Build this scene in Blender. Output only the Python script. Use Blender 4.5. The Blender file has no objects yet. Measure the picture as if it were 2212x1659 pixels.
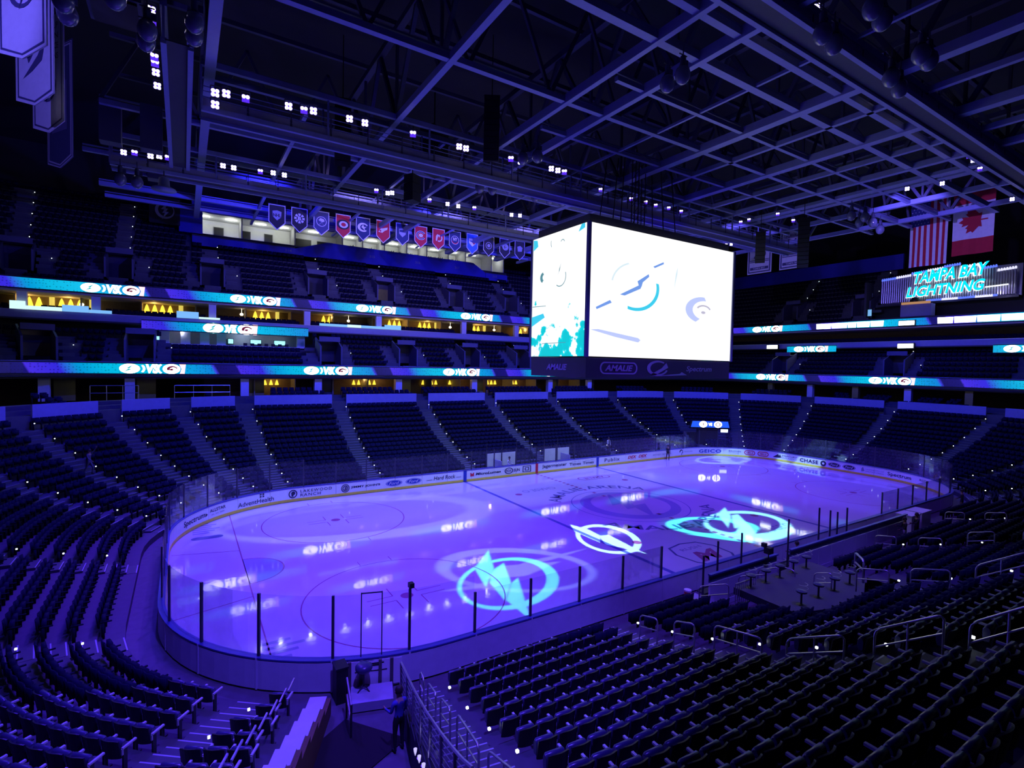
import bpy, bmesh, math, random
import numpy as np
from mathutils import Vector, Matrix
random.seed(7); rng = np.random.default_rng(7)
S = bpy.context.scene
COL = S.collection
PI = math.pi

# ------------------------------------------------------------------ camera, world, exposure, rig and added lights
CAM = (-29.806, -29.324, 10.797); YAW, PITCH, ROLL, FPX = 0.5645, -0.0359, 0.0203, 1122.04
def cam_axes():
    cy, sy, cp, sp = math.cos(YAW), math.sin(YAW), math.cos(PITCH), math.sin(PITCH)
    f = Vector((sy*cp, cy*cp, sp)); r = Vector((cy, -sy, 0)); u = r.cross(f)
    return r*math.cos(ROLL)+u*math.sin(ROLL), u*math.cos(ROLL)-r*math.sin(ROLL), f
CR, CU, CF = cam_axes()
cd = bpy.data.cameras.new('camera'); cd.sensor_width = 36; cd.lens = FPX/2212*36; cd.clip_start = .1; cd.clip_end = 400
cam = bpy.data.objects.new('camera', cd); COL.objects.link(cam); S.camera = cam
M = Matrix((CR, CU, -CF)).transposed().to_4x4(); M.translation = Vector(CAM); cam.matrix_world = M
S.view_settings.view_transform = 'Standard'; S.view_settings.look = 'None'
S.view_settings.exposure = 0; S.view_settings.gamma = 1; S.view_settings.use_curve_mapping = False
S.cycles.use_denoising = True; S.cycles.max_bounces = 6; S.cycles.diffuse_bounces = 3; S.cycles.glossy_bounces = 3
S.cycles.transparent_max_bounces = 16; S.cycles.sample_clamp_indirect = 3; S.cycles.caustics_reflective = False; S.cycles.caustics_refractive = False
W = bpy.data.worlds.new('world'); S.world = W; W.use_nodes = True
W.node_tree.nodes['Background'].inputs[0].default_value = (.012, .006, .10, 1); W.node_tree.nodes['Background'].inputs[1].default_value = .35

def spot(name, loc, aim, power, color, angle=150, blend=.7, radius=.12):
    l = bpy.data.lights.new(name, 'SPOT'); l.energy = power; l.color = color; l.spot_size = math.radians(angle); l.spot_blend = blend; l.shadow_soft_size = radius
    o = bpy.data.objects.new(name, l); COL.objects.link(o); o.location = loc
    o.rotation_euler = (Vector(aim)-Vector(loc)).to_track_quat('-Z', 'Y').to_euler(); return o
BLUE = (.15, .036, 1.0); DEEP = (.085, .0, 1.0)
STAND = (.028, .034, 1.0)
WASH = [(-26, 2.4, 1.0, BLUE), (-15, 2.4, .8, DEEP), (-4.5, 2.4, .75, DEEP), (6, 2.4, .8, DEEP), (16, 2.4, .9, BLUE), (26, 2.4, 1.0, BLUE),
        (-27, 14.5, 1.0, BLUE), (-16, 14.5, 1.0, BLUE), (-5, 14.5, 1.0, BLUE), (6, 14.5, .9, BLUE), (17, 14.5, .9, BLUE), (26, 14.5, .9, BLUE)]
for x, y, k, c in WASH:                                         # heads over the ice
    spot('wash_light', (x, y, 23.2), (x*.9, y*.45-1, 0), 15500*k, c, 72, .75, .12)
for x in (-26, -13, 0, 13, 26):                                 # bluer heads over the stands of the far side
    spot('wash_light', (x, 14.8, 23.2), (x*1.08, 23, 2.5), 14000, STAND, 100, .6, .12)
for x, y, tx_, ty in ((-29.5, 8, -39, 8), (-29.5, -2, -38, -6), (27, 8, 39, 8), (27, -4, 39, -6)):
    spot('wash_light', (x, y, 23.5), (tx_, ty, 2), 10500, STAND if x > 0 else (.06, .02, 1), 110, .6, .12)
for x, k in ((-23, .8), (-10, .7), (3, .7), (16, .8)):          # the near-side catwalk lights only the ice
    spot('wash_light', (x, -15.6, 25.0), (x*.95, -7, 0), 10500*k, BLUE, 72, .5, .12)
for x in (-16, 0, 14):                                          # paler lamps on the far boards
    spot('wash_light', (x, 3.4, 23.2), (x, 12.5, .5), 11000, (.30, .42, 1), 78, .8, .12)
for x in (-24, -8, 6, 18):                                      # the far-side catwalk also lights the upper far wall
    spot('wash_light', (x, 17.6, 24.2), (x, 46, 23), 6500, (.035, .03, 1), 110, .6, .12)
spot('wash_light', (18, -10, 24.2), (37, -6, 25), 6000, (.22, .16, 1), 55, .6, .1)
spot('wash_light', (15, 4, 24.2), (33, 9, 25.5), 3500, (.22, .16, 1), 50, .6, .1)
for x in (-16, -7, 3):                                          # lamps that pick out the team banners
    spot('wash_light', (x, 17.4, 24.6), (x, 28, 25.4), 1500, (.55, .42, 1), 110, .6, .1)
spot('wash_light', (-41, -8, 23.5), (-35.8, 5, 25.5), 4200, (.16, .12, 1), 70, .6, .1)  # added lamp without a fixture, brightens the long banners
spot('wash_light', (-26, -23, 24.6), (-25, -13.6, .4), 26000, (.10, .05, 1), 50, .6, .12)  # unseen lamps added over the near stands to brighten the board backs
spot('wash_light', (-6, -23, 24.6), (-6, -13.6, .4), 12000, (.10, .05, 1), 60, .6, .12)
spot('wash_light', (-33, 0, 24.0), (-31, -9, 0), 6000, (.06, .02, 1), 120, .8, .12)

def gobo_light(name, loc, power, color, rings, polys, soft=.04, aim=None):
    """A projector head: its beam is masked by a metal gobo, written as ellipses and convex polygons on the ice plane z = 0."""
    pts = [p for q in polys for p in q]
    if rings:
        a1, a2, a3, b1, b2, b3 = rings[0][0]; A = np.array([[a1, a2], [b1, b2]]); c0 = -np.linalg.solve(A, [a3, b3]); tgt = (c0[0], c0[1], 0)
    else: tgt = (sum(p[0] for p in pts)/len(pts), sum(p[1] for p in pts)/len(pts), 0)
    o = spot(name, loc, tgt, power, color, 40, .05, .03); l = o.data
    l.use_nodes = True; nt = l.node_tree; N = nt.nodes; K = nt.links
    em = [n for n in N if n.type == 'EMISSION'][0]
    geo = N.new('ShaderNodeNewGeometry'); sx = N.new('ShaderNodeSeparateXYZ'); K.new(geo.outputs['Incoming'], sx.inputs[0])
    def m(op, a, b=None, c=None):
        n = N.new('ShaderNodeMath'); n.operation = op
        for i, v in enumerate((a, b, c)):
            if v is None: continue
            if isinstance(v, (int, float)): n.inputs[i].default_value = v
            else: K.new(v, n.inputs[i])
        return n.outputs[0]
    def gxy(comp, l0):
        q = m('DIVIDE', sx.outputs[comp], sx.outputs[2]); return m('MULTIPLY_ADD', q, -loc[2], l0)
    gx, gy = gxy(0, loc[0]), gxy(1, loc[1])
    def step(v, a, b):
        n = N.new('ShaderNodeMapRange'); n.interpolation_type = 'SMOOTHSTEP'; K.new(v, n.inputs[0])
        n.inputs[1].default_value = a; n.inputs[2].default_value = b; n.inputs[3].default_value = 0; n.inputs[4].default_value = 1; return n.outputs[0]
    def lin(a, b, c): return m('MULTIPLY_ADD', gx, a, m('MULTIPLY_ADD', gy, b, c))
    def ell(e):
        q1, q2 = lin(*e[:3]), lin(*e[3:]); return m('SQRT', m('ADD', m('MULTIPLY', q1, q1), m('MULTIPLY', q2, q2)))
    acc = None
    for eo, ei in rings:
        v = m('MULTIPLY', step(ell(eo), 1+soft, 1-soft), step(ell(ei), 1-soft, 1+soft)); acc = v if acc is None else m('MAXIMUM', acc, v)
    for P in polys:
        v = None
        for i in range(len(P)):
            (x0, y0), (x1, y1) = P[i], P[(i+1) % len(P)]; dx, dy = x1-x0, y1-y0; L = math.hypot(dx, dy)
            a, b = -dy/L, dx/L; h = step(lin(a, b, -(a*x0+b*y0)), -soft*2.5, soft*2.5); v = h if v is None else m('MULTIPLY', v, h)
        acc = v if acc is None else m('MAXIMUM', acc, v)
    K.new(acc, em.inputs['Strength']); em.inputs['Color'].default_value = (1, 1, 1, 1)
    return o
CY = (.06, .85, .75)
GOBOS = [
 ('A', (-14, 1, 23.4), 15000, CY, [([-.2409, -.1944, -5.3418, -.2584, .3203, -1.69], [-.2727, -.226, -6.1317, -.317, .3826, -2.2362])], [[(-17.39, -7.7), (-15.9, -5.97), (-14.82, -3.44), (-16.78, -5.41)], [(-16.98, -7.36), (-17.35, -9.47), (-16.07, -7.94), (-15.03, -5.52), (-16.18, -6.13)], [(-17.28, -9.42), (-17.33, -11.48), (-15.45, -7.59), (-16.07, -7.94)]], .035),
 ('A2', (-10, 1.2, 23.4), 6000, (.3, .42, 1), [([-.1831, .1452, -1.7874, .2098, .2645, 4.8104], [-.2212, .1625, -2.1909, .241, .3282, 5.7553])], [[(-17.15, -8.37), (-16.27, -7.31), (-20.23, -7.03), (-18.88, -7.39)][::-1], [(-17.0, -6.89), (-14.93, -7.58), (-12.23, -6.88), (-15.37, -5.81)], [(-15.16, -6.32), (-12.49, -6.45), (-9.48, -6.0), (-13.85, -5.97)]], .05),
 ('B', (-15, 3, 23.4), 26000, (.5, .9, 1.0), [([-.1672, -.317, -2.8353, -.4474, .236, -1.9598], [-.1919, -.3933, -3.4315, -.5607, .2736, -2.6315])], [[(-8.14, -5.58), (-7.24, -4.67), (-7.07, -3.26), (-7.46, -1.84), (-8.16, -3.18)], [(-8.06, -6.07), (-7.58, -6.98), (-6.85, -6.51), (-6.66, -4.75), (-7.36, -4.61)], [(-7.64, -6.94), (-7.02, -8.52), (-6.92, -7.13), (-6.66, -4.75)]], .025),
 ('C', (-3, -15, 23.4), 24000, CY, [([-.2812, .1344, 1.2059, .2031, .425, 2.6967], [-.4421, .1521, 1.4009, .2079, .6044, 3.9113])], [[(-.66, -9.25), (.67, -11.34), (-.14, -8.08), (-2.99, -6.64)]], .05),
 ('C2', (7, -15, 23.4), 24000, (.25, .85, 1), [([-.2417, -.0845, .1911, -.1198, .3427, 3.1146], [-.3299, -.021, 1.0497, -.031, .4869, 3.7716])], [[(1.76, -7.55), (4.33, -6.02), (6.02, -4.27), (3.88, -5.14)], [(1.95, -7.92), (3.35, -8.14), (5.29, -5.9), (4.58, -5.84)], [(.1, -9.19), (1.41, -10.16), (3.75, -7.8), (2.89, -7.61)]], .05),
 ('D', (22, 0, 23.4), 9000, (.3, .6, 1), [([-.2327, -.0034, 5.8452, -.0062, .4229, -3.827], [-.2966, .0252, 7.1163, .0483, .5689, -6.5809])], [[(24.23, 8.72), (26.72, 9.54), (27.48, 11.7), (24.32, 10.7)], [(22.9, 8.08), (24.13, 6.54), (26.16, 9.46), (23.75, 9.95)]], .06),
 ('E', (24, -6, 23.4), 14000, (.4, .75, 1), [([.1467, -.2319, -4.046, -.2622, -.1659, 9.1421], [.1257, -.3234, -3.022, -.4279, -.1664, 14.5271])], [[(34.29, -1.49), (33.01, 1.84), (29.57, 4.8), (30.77, 1.73)]], .06),
 ('F', (-22, -6, 23.4), 6500, (.25, .3, 1), [([-.1022, .024, -2.1161, .0423, .1801, -.4343], [-.1195, .0227, -2.5222, .0488, .2573, -.8245])], [], .05),
]
def ccw(P):
    c = np.mean(P, 0); return sorted([tuple(p) for p in P], key=lambda p: math.atan2(p[1]-c[1], p[0]-c[0]))
for n, loc, pw, col, rg, po, sf in GOBOS:
    gobo_light('projector_light', loc, pw*4.2, col, rg, [ccw(p) for p in po], sf)

# ------------------------------------------------------------------ materials
def lin1(v): v /= 255.0; return v/12.92 if v <= .04045 else ((v+.055)/1.055)**2.4
def rgb(r, g, b): return (lin1(r), lin1(g), lin1(b))
MATS = {}
def mat(name, col, rough=.6, metal=0, noise=.12, scale=3.0, spec=.4, emit=None, estr=0, coat=0, bump=0, sample=True):
    if name in MATS: return MATS[name]
    m = bpy.data.materials.new(name); m.use_nodes = True; nt = m.node_tree; b = nt.nodes['Principled BSDF']
    b.inputs['Roughness'].default_value = rough; b.inputs['Metallic'].default_value = metal; b.inputs['Specular IOR Level'].default_value = spec
    b.inputs['Coat Weight'].default_value = coat; b.inputs['Coat Roughness'].default_value = .06
    if emit is None:
        tc = nt.nodes.new('ShaderNodeTexCoord'); nz = nt.nodes.new('ShaderNodeTexNoise'); nz.inputs['Scale'].default_value = scale; nz.inputs['Detail'].default_value = 3
        nt.links.new(tc.outputs['Object'], nz.inputs['Vector']); mx = nt.nodes.new('ShaderNodeMix'); mx.data_type = 'RGBA'
        mx.inputs[6].default_value = (*[min(1, c*(1-noise)) for c in col], 1); mx.inputs[7].default_value = (*[min(1, c*(1+noise)) for c in col], 1)
        nt.links.new(nz.outputs['Fac'], mx.inputs[0]); nt.links.new(mx.outputs[2], b.inputs['Base Color'])
        if bump:
            bp = nt.nodes.new('ShaderNodeBump'); bp.inputs['Strength'].default_value = bump; bp.inputs['Distance'].default_value = .02; nt.links.new(nz.outputs['Fac'], bp.inputs['Height']); nt.links.new(bp.outputs[0], b.inputs['Normal'])
    else:
        b.inputs['Base Color'].default_value = (*[c*.2 for c in col], 1); b.inputs['Emission Color'].default_value = (*emit, 1); b.inputs['Emission Strength'].default_value = estr
        if not sample: m.cycles.emission_sampling = 'NONE'
    MATS[name] = m; return m
concrete = mat('concrete', (.075, .075, .10), .75, noise=.2, bump=.15)
step_conc = mat('step_concrete', (.075, .08, .10), .6, noise=.15)
nosing = mat('step_nosing', (.42, .44, .5), .5)
dark_wall = mat('dark_wall', (.06, .06, .075), .8)
black = mat('black_paint', (.012, .012, .014), .5)
fascia = mat('painted_fascia', (.28, .28, .5), .6)
deck_dark = mat('roof_deck', (.03, .03, .035), .9)
steel = mat('painted_steel', (.22, .24, .50), .55, 0, noise=.1)
steel_dim = mat('roof_steel', (.055, .055, .11), .6, 0)
rail_m = mat('brushed_rail', (.62, .62, .66), .32, .85)
board_w = mat('board_white', (.80, .82, .84), .35, noise=.03, coat=.3)
board_back = mat('board_back', (.62, .62, .72), .5)
kick = mat('kick_plate_yellow', (.75, .62, .06), .4)
cap_m = mat('cap_rail_blue', (.06, .07, .30), .35)
post_m = mat('stanchion', (.05, .05, .08), .4, .3)
ink = mat('advert_ink', (.02, .025, .06), .5, noise=0)
ink_red = mat('advert_red', (.6, .02, .04), .5, noise=0)
ink_blue = mat('advert_blue', (.02, .05, .35), .5, noise=0)
ink_white = mat('advert_white', (.8, .8, .82), .5, noise=0)
ink_grey = mat('advert_grey', (.25, .26, .32), .5, noise=0)
seat_m = mat('seat_plastic', (.012, .012, .026), .4, spec=.35)
pad_m = mat('seat_vinyl', (.05, .05, .13), .3, spec=.5)
arm_m = mat('armrest', (.55, .55, .6), .35)
frame_m = mat('seat_frame', (.05, .05, .06), .4, .4)
far_seat = mat('far_seat', (.009, .0095, .034), .7, spec=.05)
glow_w = mat('aisle_glow', (.9, .95, 1), emit=(.85, .95, 1), estr=5)
def glass_mat(name, tint, alpha, gloss):
    m = bpy.data.materials.new(name); m.use_nodes = True; nt = m.node_tree; nt.nodes.clear()
    o = nt.nodes.new('ShaderNodeOutputMaterial'); t = nt.nodes.new('ShaderNodeBsdfTransparent'); t.inputs[0].default_value = (*tint, 1)
    g = nt.nodes.new('ShaderNodeBsdfGlossy'); g.inputs['Roughness'].default_value = .08; d = nt.nodes.new('ShaderNodeBsdfDiffuse'); d.inputs[0].default_value = (.28, .28, .4, 1)
    lw = nt.nodes.new('ShaderNodeLayerWeight'); lw.inputs[0].default_value = .25; mr = nt.nodes.new('ShaderNodeMath'); mr.operation = 'MULTIPLY'; mr.inputs[1].default_value = gloss
    nt.links.new(lw.outputs['Fresnel'], mr.inputs[0]); m1 = nt.nodes.new('ShaderNodeMixShader'); nt.links.new(mr.outputs[0], m1.inputs[0]); nt.links.new(t.outputs[0], m1.inputs[1]); nt.links.new(g.outputs[0], m1.inputs[2])
    nz = nt.nodes.new('ShaderNodeTexNoise'); nz.inputs['Scale'].default_value = 1.5; tc = nt.nodes.new('ShaderNodeTexCoord'); nt.links.new(tc.outputs['Object'], nz.inputs[0])
    ma = nt.nodes.new('ShaderNodeMath'); ma.operation = 'MULTIPLY'; ma.inputs[1].default_value = alpha; nt.links.new(nz.outputs['Fac'], ma.inputs[0])
    m2 = nt.nodes.new('ShaderNodeMixShader'); nt.links.new(ma.outputs[0], m2.inputs[0]); nt.links.new(m1.outputs[0], m2.inputs[1]); nt.links.new(d.outputs[0], m2.inputs[2]); nt.links.new(m2.outputs[0], o.inputs[0]); return m
pane_m = glass_mat('rink_glass', (.96, .97, 1), .11, .4)

# ------------------------------------------------------------------ mesh helpers
class MB:
    def __init__(s): s.v = []; s.f = []; s.m = []
    def add(s, vs, fs, mi=0):
        b = len(s.v); s.v += [tuple(p) for p in vs]; s.f += [tuple(i+b for i in f) for f in fs]; s.m += [mi]*len(fs); return s
    BF = [(0, 3, 2, 1), (4, 5, 6, 7), (0, 1, 5, 4), (1, 2, 6, 5), (2, 3, 7, 6), (3, 0, 4, 7)]
    def box(s, c, d, rz=0, mi=0):
        x, y, z = d[0]/2, d[1]/2, d[2]/2; co, si = math.cos(rz), math.sin(rz)
        P = [(-x, -y, -z), (x, -y, -z), (x, y, -z), (-x, y, -z), (-x, -y, z), (x, -y, z), (x, y, z), (-x, y, z)]
        return s.add([(c[0]+a*co-b*si, c[1]+a*si+b*co, c[2]+h) for a, b, h in P], MB.BF, mi)
    def bar(s, p0, p1, w, h, mi=0):
        p0, p1 = Vector(p0), Vector(p1); d = (p1-p0).normalized(); up = Vector((0, 0, 1)) if abs(d.z) < .95 else Vector((1, 0, 0))
        r = d.cross(up).normalized(); u = r.cross(d)
        q = [(-w/2, -h/2), (w/2, -h/2), (w/2, h/2), (-w/2, h/2)]
        return s.add([p0+r*a+u*b for a, b in q]+[p1+r*a+u*b for a, b in q], MB.BF, mi)
    def tube(s, pts, r, n=6, mi=0):
        pts = [Vector(p) for p in pts]; rings = []
        for i, p in enumerate(pts):
            d = (pts[min(i+1, len(pts)-1)]-pts[max(i-1, 0)]).normalized(); up = Vector((0, 0, 1)) if abs(d.z) < .9 else Vector((1, 0, 0))
            a = d.cross(up).normalized(); b = a.cross(d); rings.append([p+a*r*math.cos(2*PI*k/n)+b*r*math.sin(2*PI*k/n) for k in range(n)])
        V = [q for R in rings for q in R]; F = [(i*n+k, i*n+(k+1) % n, (i+1)*n+(k+1) % n, (i+1)*n+k) for i in range(len(pts)-1) for k in range(n)]
        F += [tuple(range(n))[::-1], tuple((len(pts)-1)*n+k for k in range(n))]; return s.add(V, F, mi)
    def lathe(s, prof, n=12, at=(0, 0, 0), mi=0, mx=None):
        V = []; F = []
        for r, z in prof:
            for k in range(n):
                p = Vector((r*math.cos(2*PI*k/n), r*math.sin(2*PI*k/n), z)); p = mx @ p if mx else p; V.append(p+Vector(at))
        for i in range(len(prof)-1):
            for k in range(n): F.append((i*n+k, i*n+(k+1) % n, (i+1)*n+(k+1) % n, (i+1)*n+k))
        F += [tuple(range(n))[::-1], tuple((len(prof)-1)*n+k for k in range(n))]; return s.add(V, F, mi)
    def poly(s, P, fr, mi=0, depth=0):
        """2-D polygon on a frame fr(x, y, w) -> 3-D point, thick by depth."""
        n = len(P); V = [fr(x, y, 0) for x, y in P]; F = [tuple(range(n))]
        if depth:
            V += [fr(x, y, -depth) for x, y in P]; F += [tuple(range(n, 2*n))[::-1]]+[(i, (i+1) % n, n+(i+1) % n, n+i) for i in range(n)]
        return s.add(V, F, mi)
    def ring(s, c, r0, r1, fr, n=28, mi=0, off=(0, 0), sx=1, a0=0, a1=2*PI):
        V = []; full = abs(a1-a0-2*PI) < 1e-6; k_ = n if full else n+1
        for i in range(k_):
            a = a0+(a1-a0)*i/n; V += [fr(c[0]+sx*r1*math.cos(a), c[1]+r1*math.sin(a), 0), fr(c[0]+off[0]+sx*r0*math.cos(a), c[1]+off[1]+r0*math.sin(a), 0)]
        F = [(2*i, 2*((i+1) % k_), 2*((i+1) % k_)+1, 2*i+1) for i in range(n)]; return s.add(V, F, mi)
    def disc(s, c, r, fr, n=24, mi=0, sx=1): return s.poly([(c[0]+sx*r*math.cos(2*PI*i/n), c[1]+r*math.sin(2*PI*i/n)) for i in range(n)], fr, mi)
    def text(s, T, x, y, w, h, fr, mi=0):
        V, F = T; return s.add([fr(x+a*w, y+b*h, 0) for a, b in V], F, mi)
    def mesh(s, name, mats, org=(0, 0, 0)):
        me = bpy.data.meshes.new(name); o = Vector(org); me.from_pydata([Vector(p)-o for p in s.v], [], s.f)
        for m in (mats if isinstance(mats, (list, tuple)) else [mats]): me.materials.append(m)
        if isinstance(mats, (list, tuple)) and len(mats) > 1: me.polygons.foreach_set('material_index', s.m)
        me.update(); return me
    def build(s, name, mats, parent=None, local=False, smooth=False, **kw):
        org = parent.location if (parent is not None and not local) else (0, 0, 0)
        if parent is not None and parent.parent is not None and not local: org = Vector(org)+parent.parent.location
        me = s.mesh(name, mats, org)
        if smooth: me.polygons.foreach_set('use_smooth', [True]*len(me.polygons))
        return inst(me, name, parent, **kw)
def inst(me, name, parent=None, loc=None, rz=0, scale=None, rot=None, **kw):
    o = bpy.data.objects.new(name, me); COL.objects.link(o)
    if parent is not None: o.parent = parent
    if loc is not None: o.location = loc
    if rot is not None: o.rotation_euler = rot
    elif rz: o.rotation_euler = (0, 0, rz)
    if scale is not None: o.scale = scale
    return tag(o, **kw)
def tag(o, label=None, cat=None, group=None, kind=None):
    if label: o['label'] = label
    if cat: o['category'] = cat
    if group: o['group'] = group
    if kind: o['kind'] = kind
    return o
def thing(name, loc, label=None, cat=None, group=None, kind=None, rz=0):
    o = bpy.data.objects.new(name, None); o.empty_display_size = .2; COL.objects.link(o); o.location = loc; o.rotation_euler = (0, 0, rz); return tag(o, label, cat, group, kind)
def fr_xz(o, ux, uz=(0, 0, 1), n=None):
    o, ux, uz = Vector(o), Vector(ux), Vector(uz); nn = Vector(n) if n else ux.cross(uz)
    return lambda x, y, w=0: o+ux*x+uz*y+nn*w
_T = {}
def text2d(body, bold=.0, shear=0, space=1.0):
    k = (body, bold, shear, space)
    if k in _T: return _T[k]
    cu = bpy.data.curves.new('t', 'FONT'); cu.body = body; cu.offset = bold; cu.shear = shear; cu.space_character = space; cu.resolution_u = 3
    ob = bpy.data.objects.new('t', cu); me = ob.to_mesh()
    V = np.array([v.co[:2] for v in me.vertices]); F = [tuple(p.vertices) for p in me.polygons]; ob.to_mesh_clear(); bpy.data.objects.remove(ob); bpy.data.curves.remove(cu)
    lo, hi = V.min(0), V.max(0); V = (V-lo)/(hi-lo); _T[k] = ([tuple(v) for v in V], F, ); return _T[k]
ORD = 'first second third fourth fifth sixth seventh eighth ninth tenth eleventh twelfth thirteenth fourteenth fifteenth sixteenth seventeenth eighteenth nineteenth twentieth'.split()
def ordw(n): return ORD[n-1] if n <= 20 else 'twenty-'+ORD[n-21] if n < 30 else ('thirtieth' if n == 30 else 'thirty-'+ORD[n-31])
BOLT = [(.35, 1.15), (-.45, .12), (-.05, .12), (-.3, -.35), (.02, -.3), (-.35, -1.2), (.5, -.12), (.15, -.14), (.4, .3), (.1, .28)]

# ------------------------------------------------------------------ plan curves
class Path:
    """A rounded rectangle walked clockwise from the far-left straight; d is the distance outwards from it."""
    def __init__(s, hx, hy, r):
        s.hx, s.hy, s.r = hx, hy, r; s.L1, s.L2, s.LC = 2*(hx-r), 2*(hy-r), PI/2*r; s.T = 2*s.L1+2*s.L2+4*s.LC
        s.br = [0]
        for l in (s.L1, s.LC, s.L2, s.LC, s.L1, s.LC, s.L2, s.LC): s.br.append(s.br[-1]+l)
    def pn(s, t):
        t = t % s.T; cx, cy, r = s.hx-s.r, s.hy-s.r, s.r; k = 0
        while k < 7 and t >= s.br[k+1]: k += 1
        t -= s.br[k]
        if k == 0: return (-cx+t, s.hy, 0, 1)
        if k == 2: return (s.hx, cy-t, 1, 0)
        if k == 4: return (cx-t, -s.hy, 0, -1)
        if k == 6: return (-s.hx, -cy+t, -1, 0)
        a = (PI/2, 0, 0, -PI/2)[0] if k == 1 else (0 if k == 3 else (-PI/2 if k == 5 else PI)); a -= t/r
        ox, oy = {1: (cx, cy), 3: (cx, -cy), 5: (-cx, -cy), 7: (-cx, cy)}[k]
        return (ox+r*math.cos(a), oy+r*math.sin(a), math.cos(a), math.sin(a))
    def p(s, t, d=0, z=0): x, y, nx, ny = s.pn(t); return Vector((x+nx*d, y+ny*d, z))
    def n(s, t): return Vector((*s.pn(t)[2:], 0))
    def sm(s, a, b, step=1.2):
        """sample positions between a and b: every break, and the corners finely."""
        out = {a, b}; k0 = math.floor(a/s.T)
        for k in range(k0, k0+3):
            for i, q in enumerate(s.br[:-1]):
                q0, q1 = q+k*s.T, s.br[i+1]+k*s.T
                if i % 2 == 1:
                    n = max(2, int((q1-q0)/step)); out |= {q0+(q1-q0)*j/n for j in range(n+1)}
                else: out |= {q0, q1}
        return [t for t in sorted(out) if a-1e-6 <= t <= b+1e-6]
    def frame(s, s0, d, z0): return lambda x, y, w=0: s.p(s0+x, d-w, z0+y)
def sweep(mb, path, a, b, prof, step=1.2, mi=0, closed=False, caps=False):
    if b-a < 1e-3: return mb
    ts = path.sm(a, b, step); n = len(prof); V = [path.p(t, d, z) for t in ts for d, z in prof]
    F = [(i*n+k, (i+1)*n+k, (i+1)*n+(k+1) % n, i*n+(k+1) % n) for i in range(len(ts)-1) for k in range(n if closed else n-1)]
    if closed and caps: F += [tuple(range(n)), tuple((len(ts)-1)*n+k for k in range(n))[::-1]]
    mb.add(V, F, mi); return mb
RINK = Path(30.48, 12.954, 8.534); CLUB = Path(46, 29.5, 9); UPP = Path(51, 36, 9)
def s_near(x): return RINK.br[4]+(21.946-x)
def s_far(x): return x+21.946
def s_nl(deg): return RINK.br[5]+(270-deg)/90*RINK.LC
def s_fl(deg): return RINK.br[7]+(180-deg)/90*RINK.LC
def s_fr(deg): return RINK.br[1]+(90-deg)/90*RINK.LC
def s_nr(deg): return RINK.br[3]+(-deg)/90*RINK.LC
def project(p):
    d = Vector(p)-Vector(CAM); z = d.dot(CF)
    if z < .5: return None
    return 1106+FPX*d.dot(CR)/z, 829.5-FPX*d.dot(CU)/z, z
def inframe(p, m=60):
    q = project(p); return q is not None and -m < q[0] < 2212+m and -m < q[1] < 1659+m
# ------------------------------------------------------------------ floor, ice
mb = MB(); mb.box((0, 0, -.12), (150, 130, .2)); mb.build('floor', mat('event_floor', (.10, .10, .12), .7, noise=.3), kind='structure')
def ice_material():
    m = bpy.data.materials.new('ice'); m.use_nodes = True; nt = m.node_tree; b = nt.nodes['Principled BSDF']
    tc = nt.nodes.new('ShaderNodeTexCoord'); n1 = nt.nodes.new('ShaderNodeTexNoise'); n1.inputs['Scale'].default_value = .35; n1.inputs['Detail'].default_value = 5
    nt.links.new(tc.outputs['Object'], n1.inputs[0]); r = nt.nodes.new('ShaderNodeMix'); r.data_type = 'RGBA'; r.inputs[6].default_value = (.43, .45, .50, 1); r.inputs[7].default_value = (.52, .54, .57, 1)
    nt.links.new(n1.outputs['Fac'], r.inputs[0]); nt.links.new(r.outputs[2], b.inputs['Base Color'])
    b.inputs['Roughness'].default_value = .5; b.inputs['Specular IOR Level'].default_value = .2; b.inputs['Coat Weight'].default_value = 1; b.inputs['Coat Roughness'].default_value = .045; b.inputs['Coat IOR'].default_value = 1.5
    n2 = nt.nodes.new('ShaderNodeTexNoise'); n2.inputs['Scale'].default_value = 2.2; n2.inputs['Detail'].default_value = 3; nt.links.new(tc.outputs['Object'], n2.inputs[0])
    bp = nt.nodes.new('ShaderNodeBump'); bp.inputs['Strength'].default_value = .12; bp.inputs['Distance'].default_value = .01; nt.links.new(n2.outputs['Fac'], bp.inputs['Height']); nt.links.new(bp.outputs[0], b.inputs['Coat Normal'])
    return m
ice_m = ice_material()
def ice_paint(n, c): return mat('ice_paint_'+n, c, .5, coat=1, spec=.2, noise=.08)
ip_blue, ip_red, ip_dark, ip_crease, ip_grey = ice_paint('blue', (.08, .09, .33)), ice_paint('red', (.28, .06, .19)), ice_paint('dark', (.08, .09, .22)), ice_paint('crease', (.28, .32, .5)), ice_paint('grey', (.22, .23, .35))
ICE = thing('ice_sheet', (0, 0, 0), 'glossy white ice sheet with painted lines and circles inside the boards', 'ice rink')
mb = MB(); mb.poly([tuple(RINK.p(t)[:2]) for t in RINK.sm(0, RINK.T-.001, .5)][::-1], lambda x, y, w: (x, y, w)); 
mb = MB(); ts = RINK.sm(0, RINK.T-.001, .5); mb.poly([tuple(RINK.p(t, .02)[:2]) for t in ts][::-1], lambda x, y, w: (x, y, w+.0), depth=.02); mb.build('ice_surface', ice_m, ICE)
fi = lambda x, y, w=0: (x, y, .004+w)
ft = .3048
def rect_i(mb, x0, x1, y0, y1): mb.poly([(x0, y0), (x1, y0), (x1, y1), (x0, y1)], fi)
def goal_y(x): return 12.954-8.534+math.sqrt(max(0, 8.534**2-(abs(x)-21.946)**2))
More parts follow.
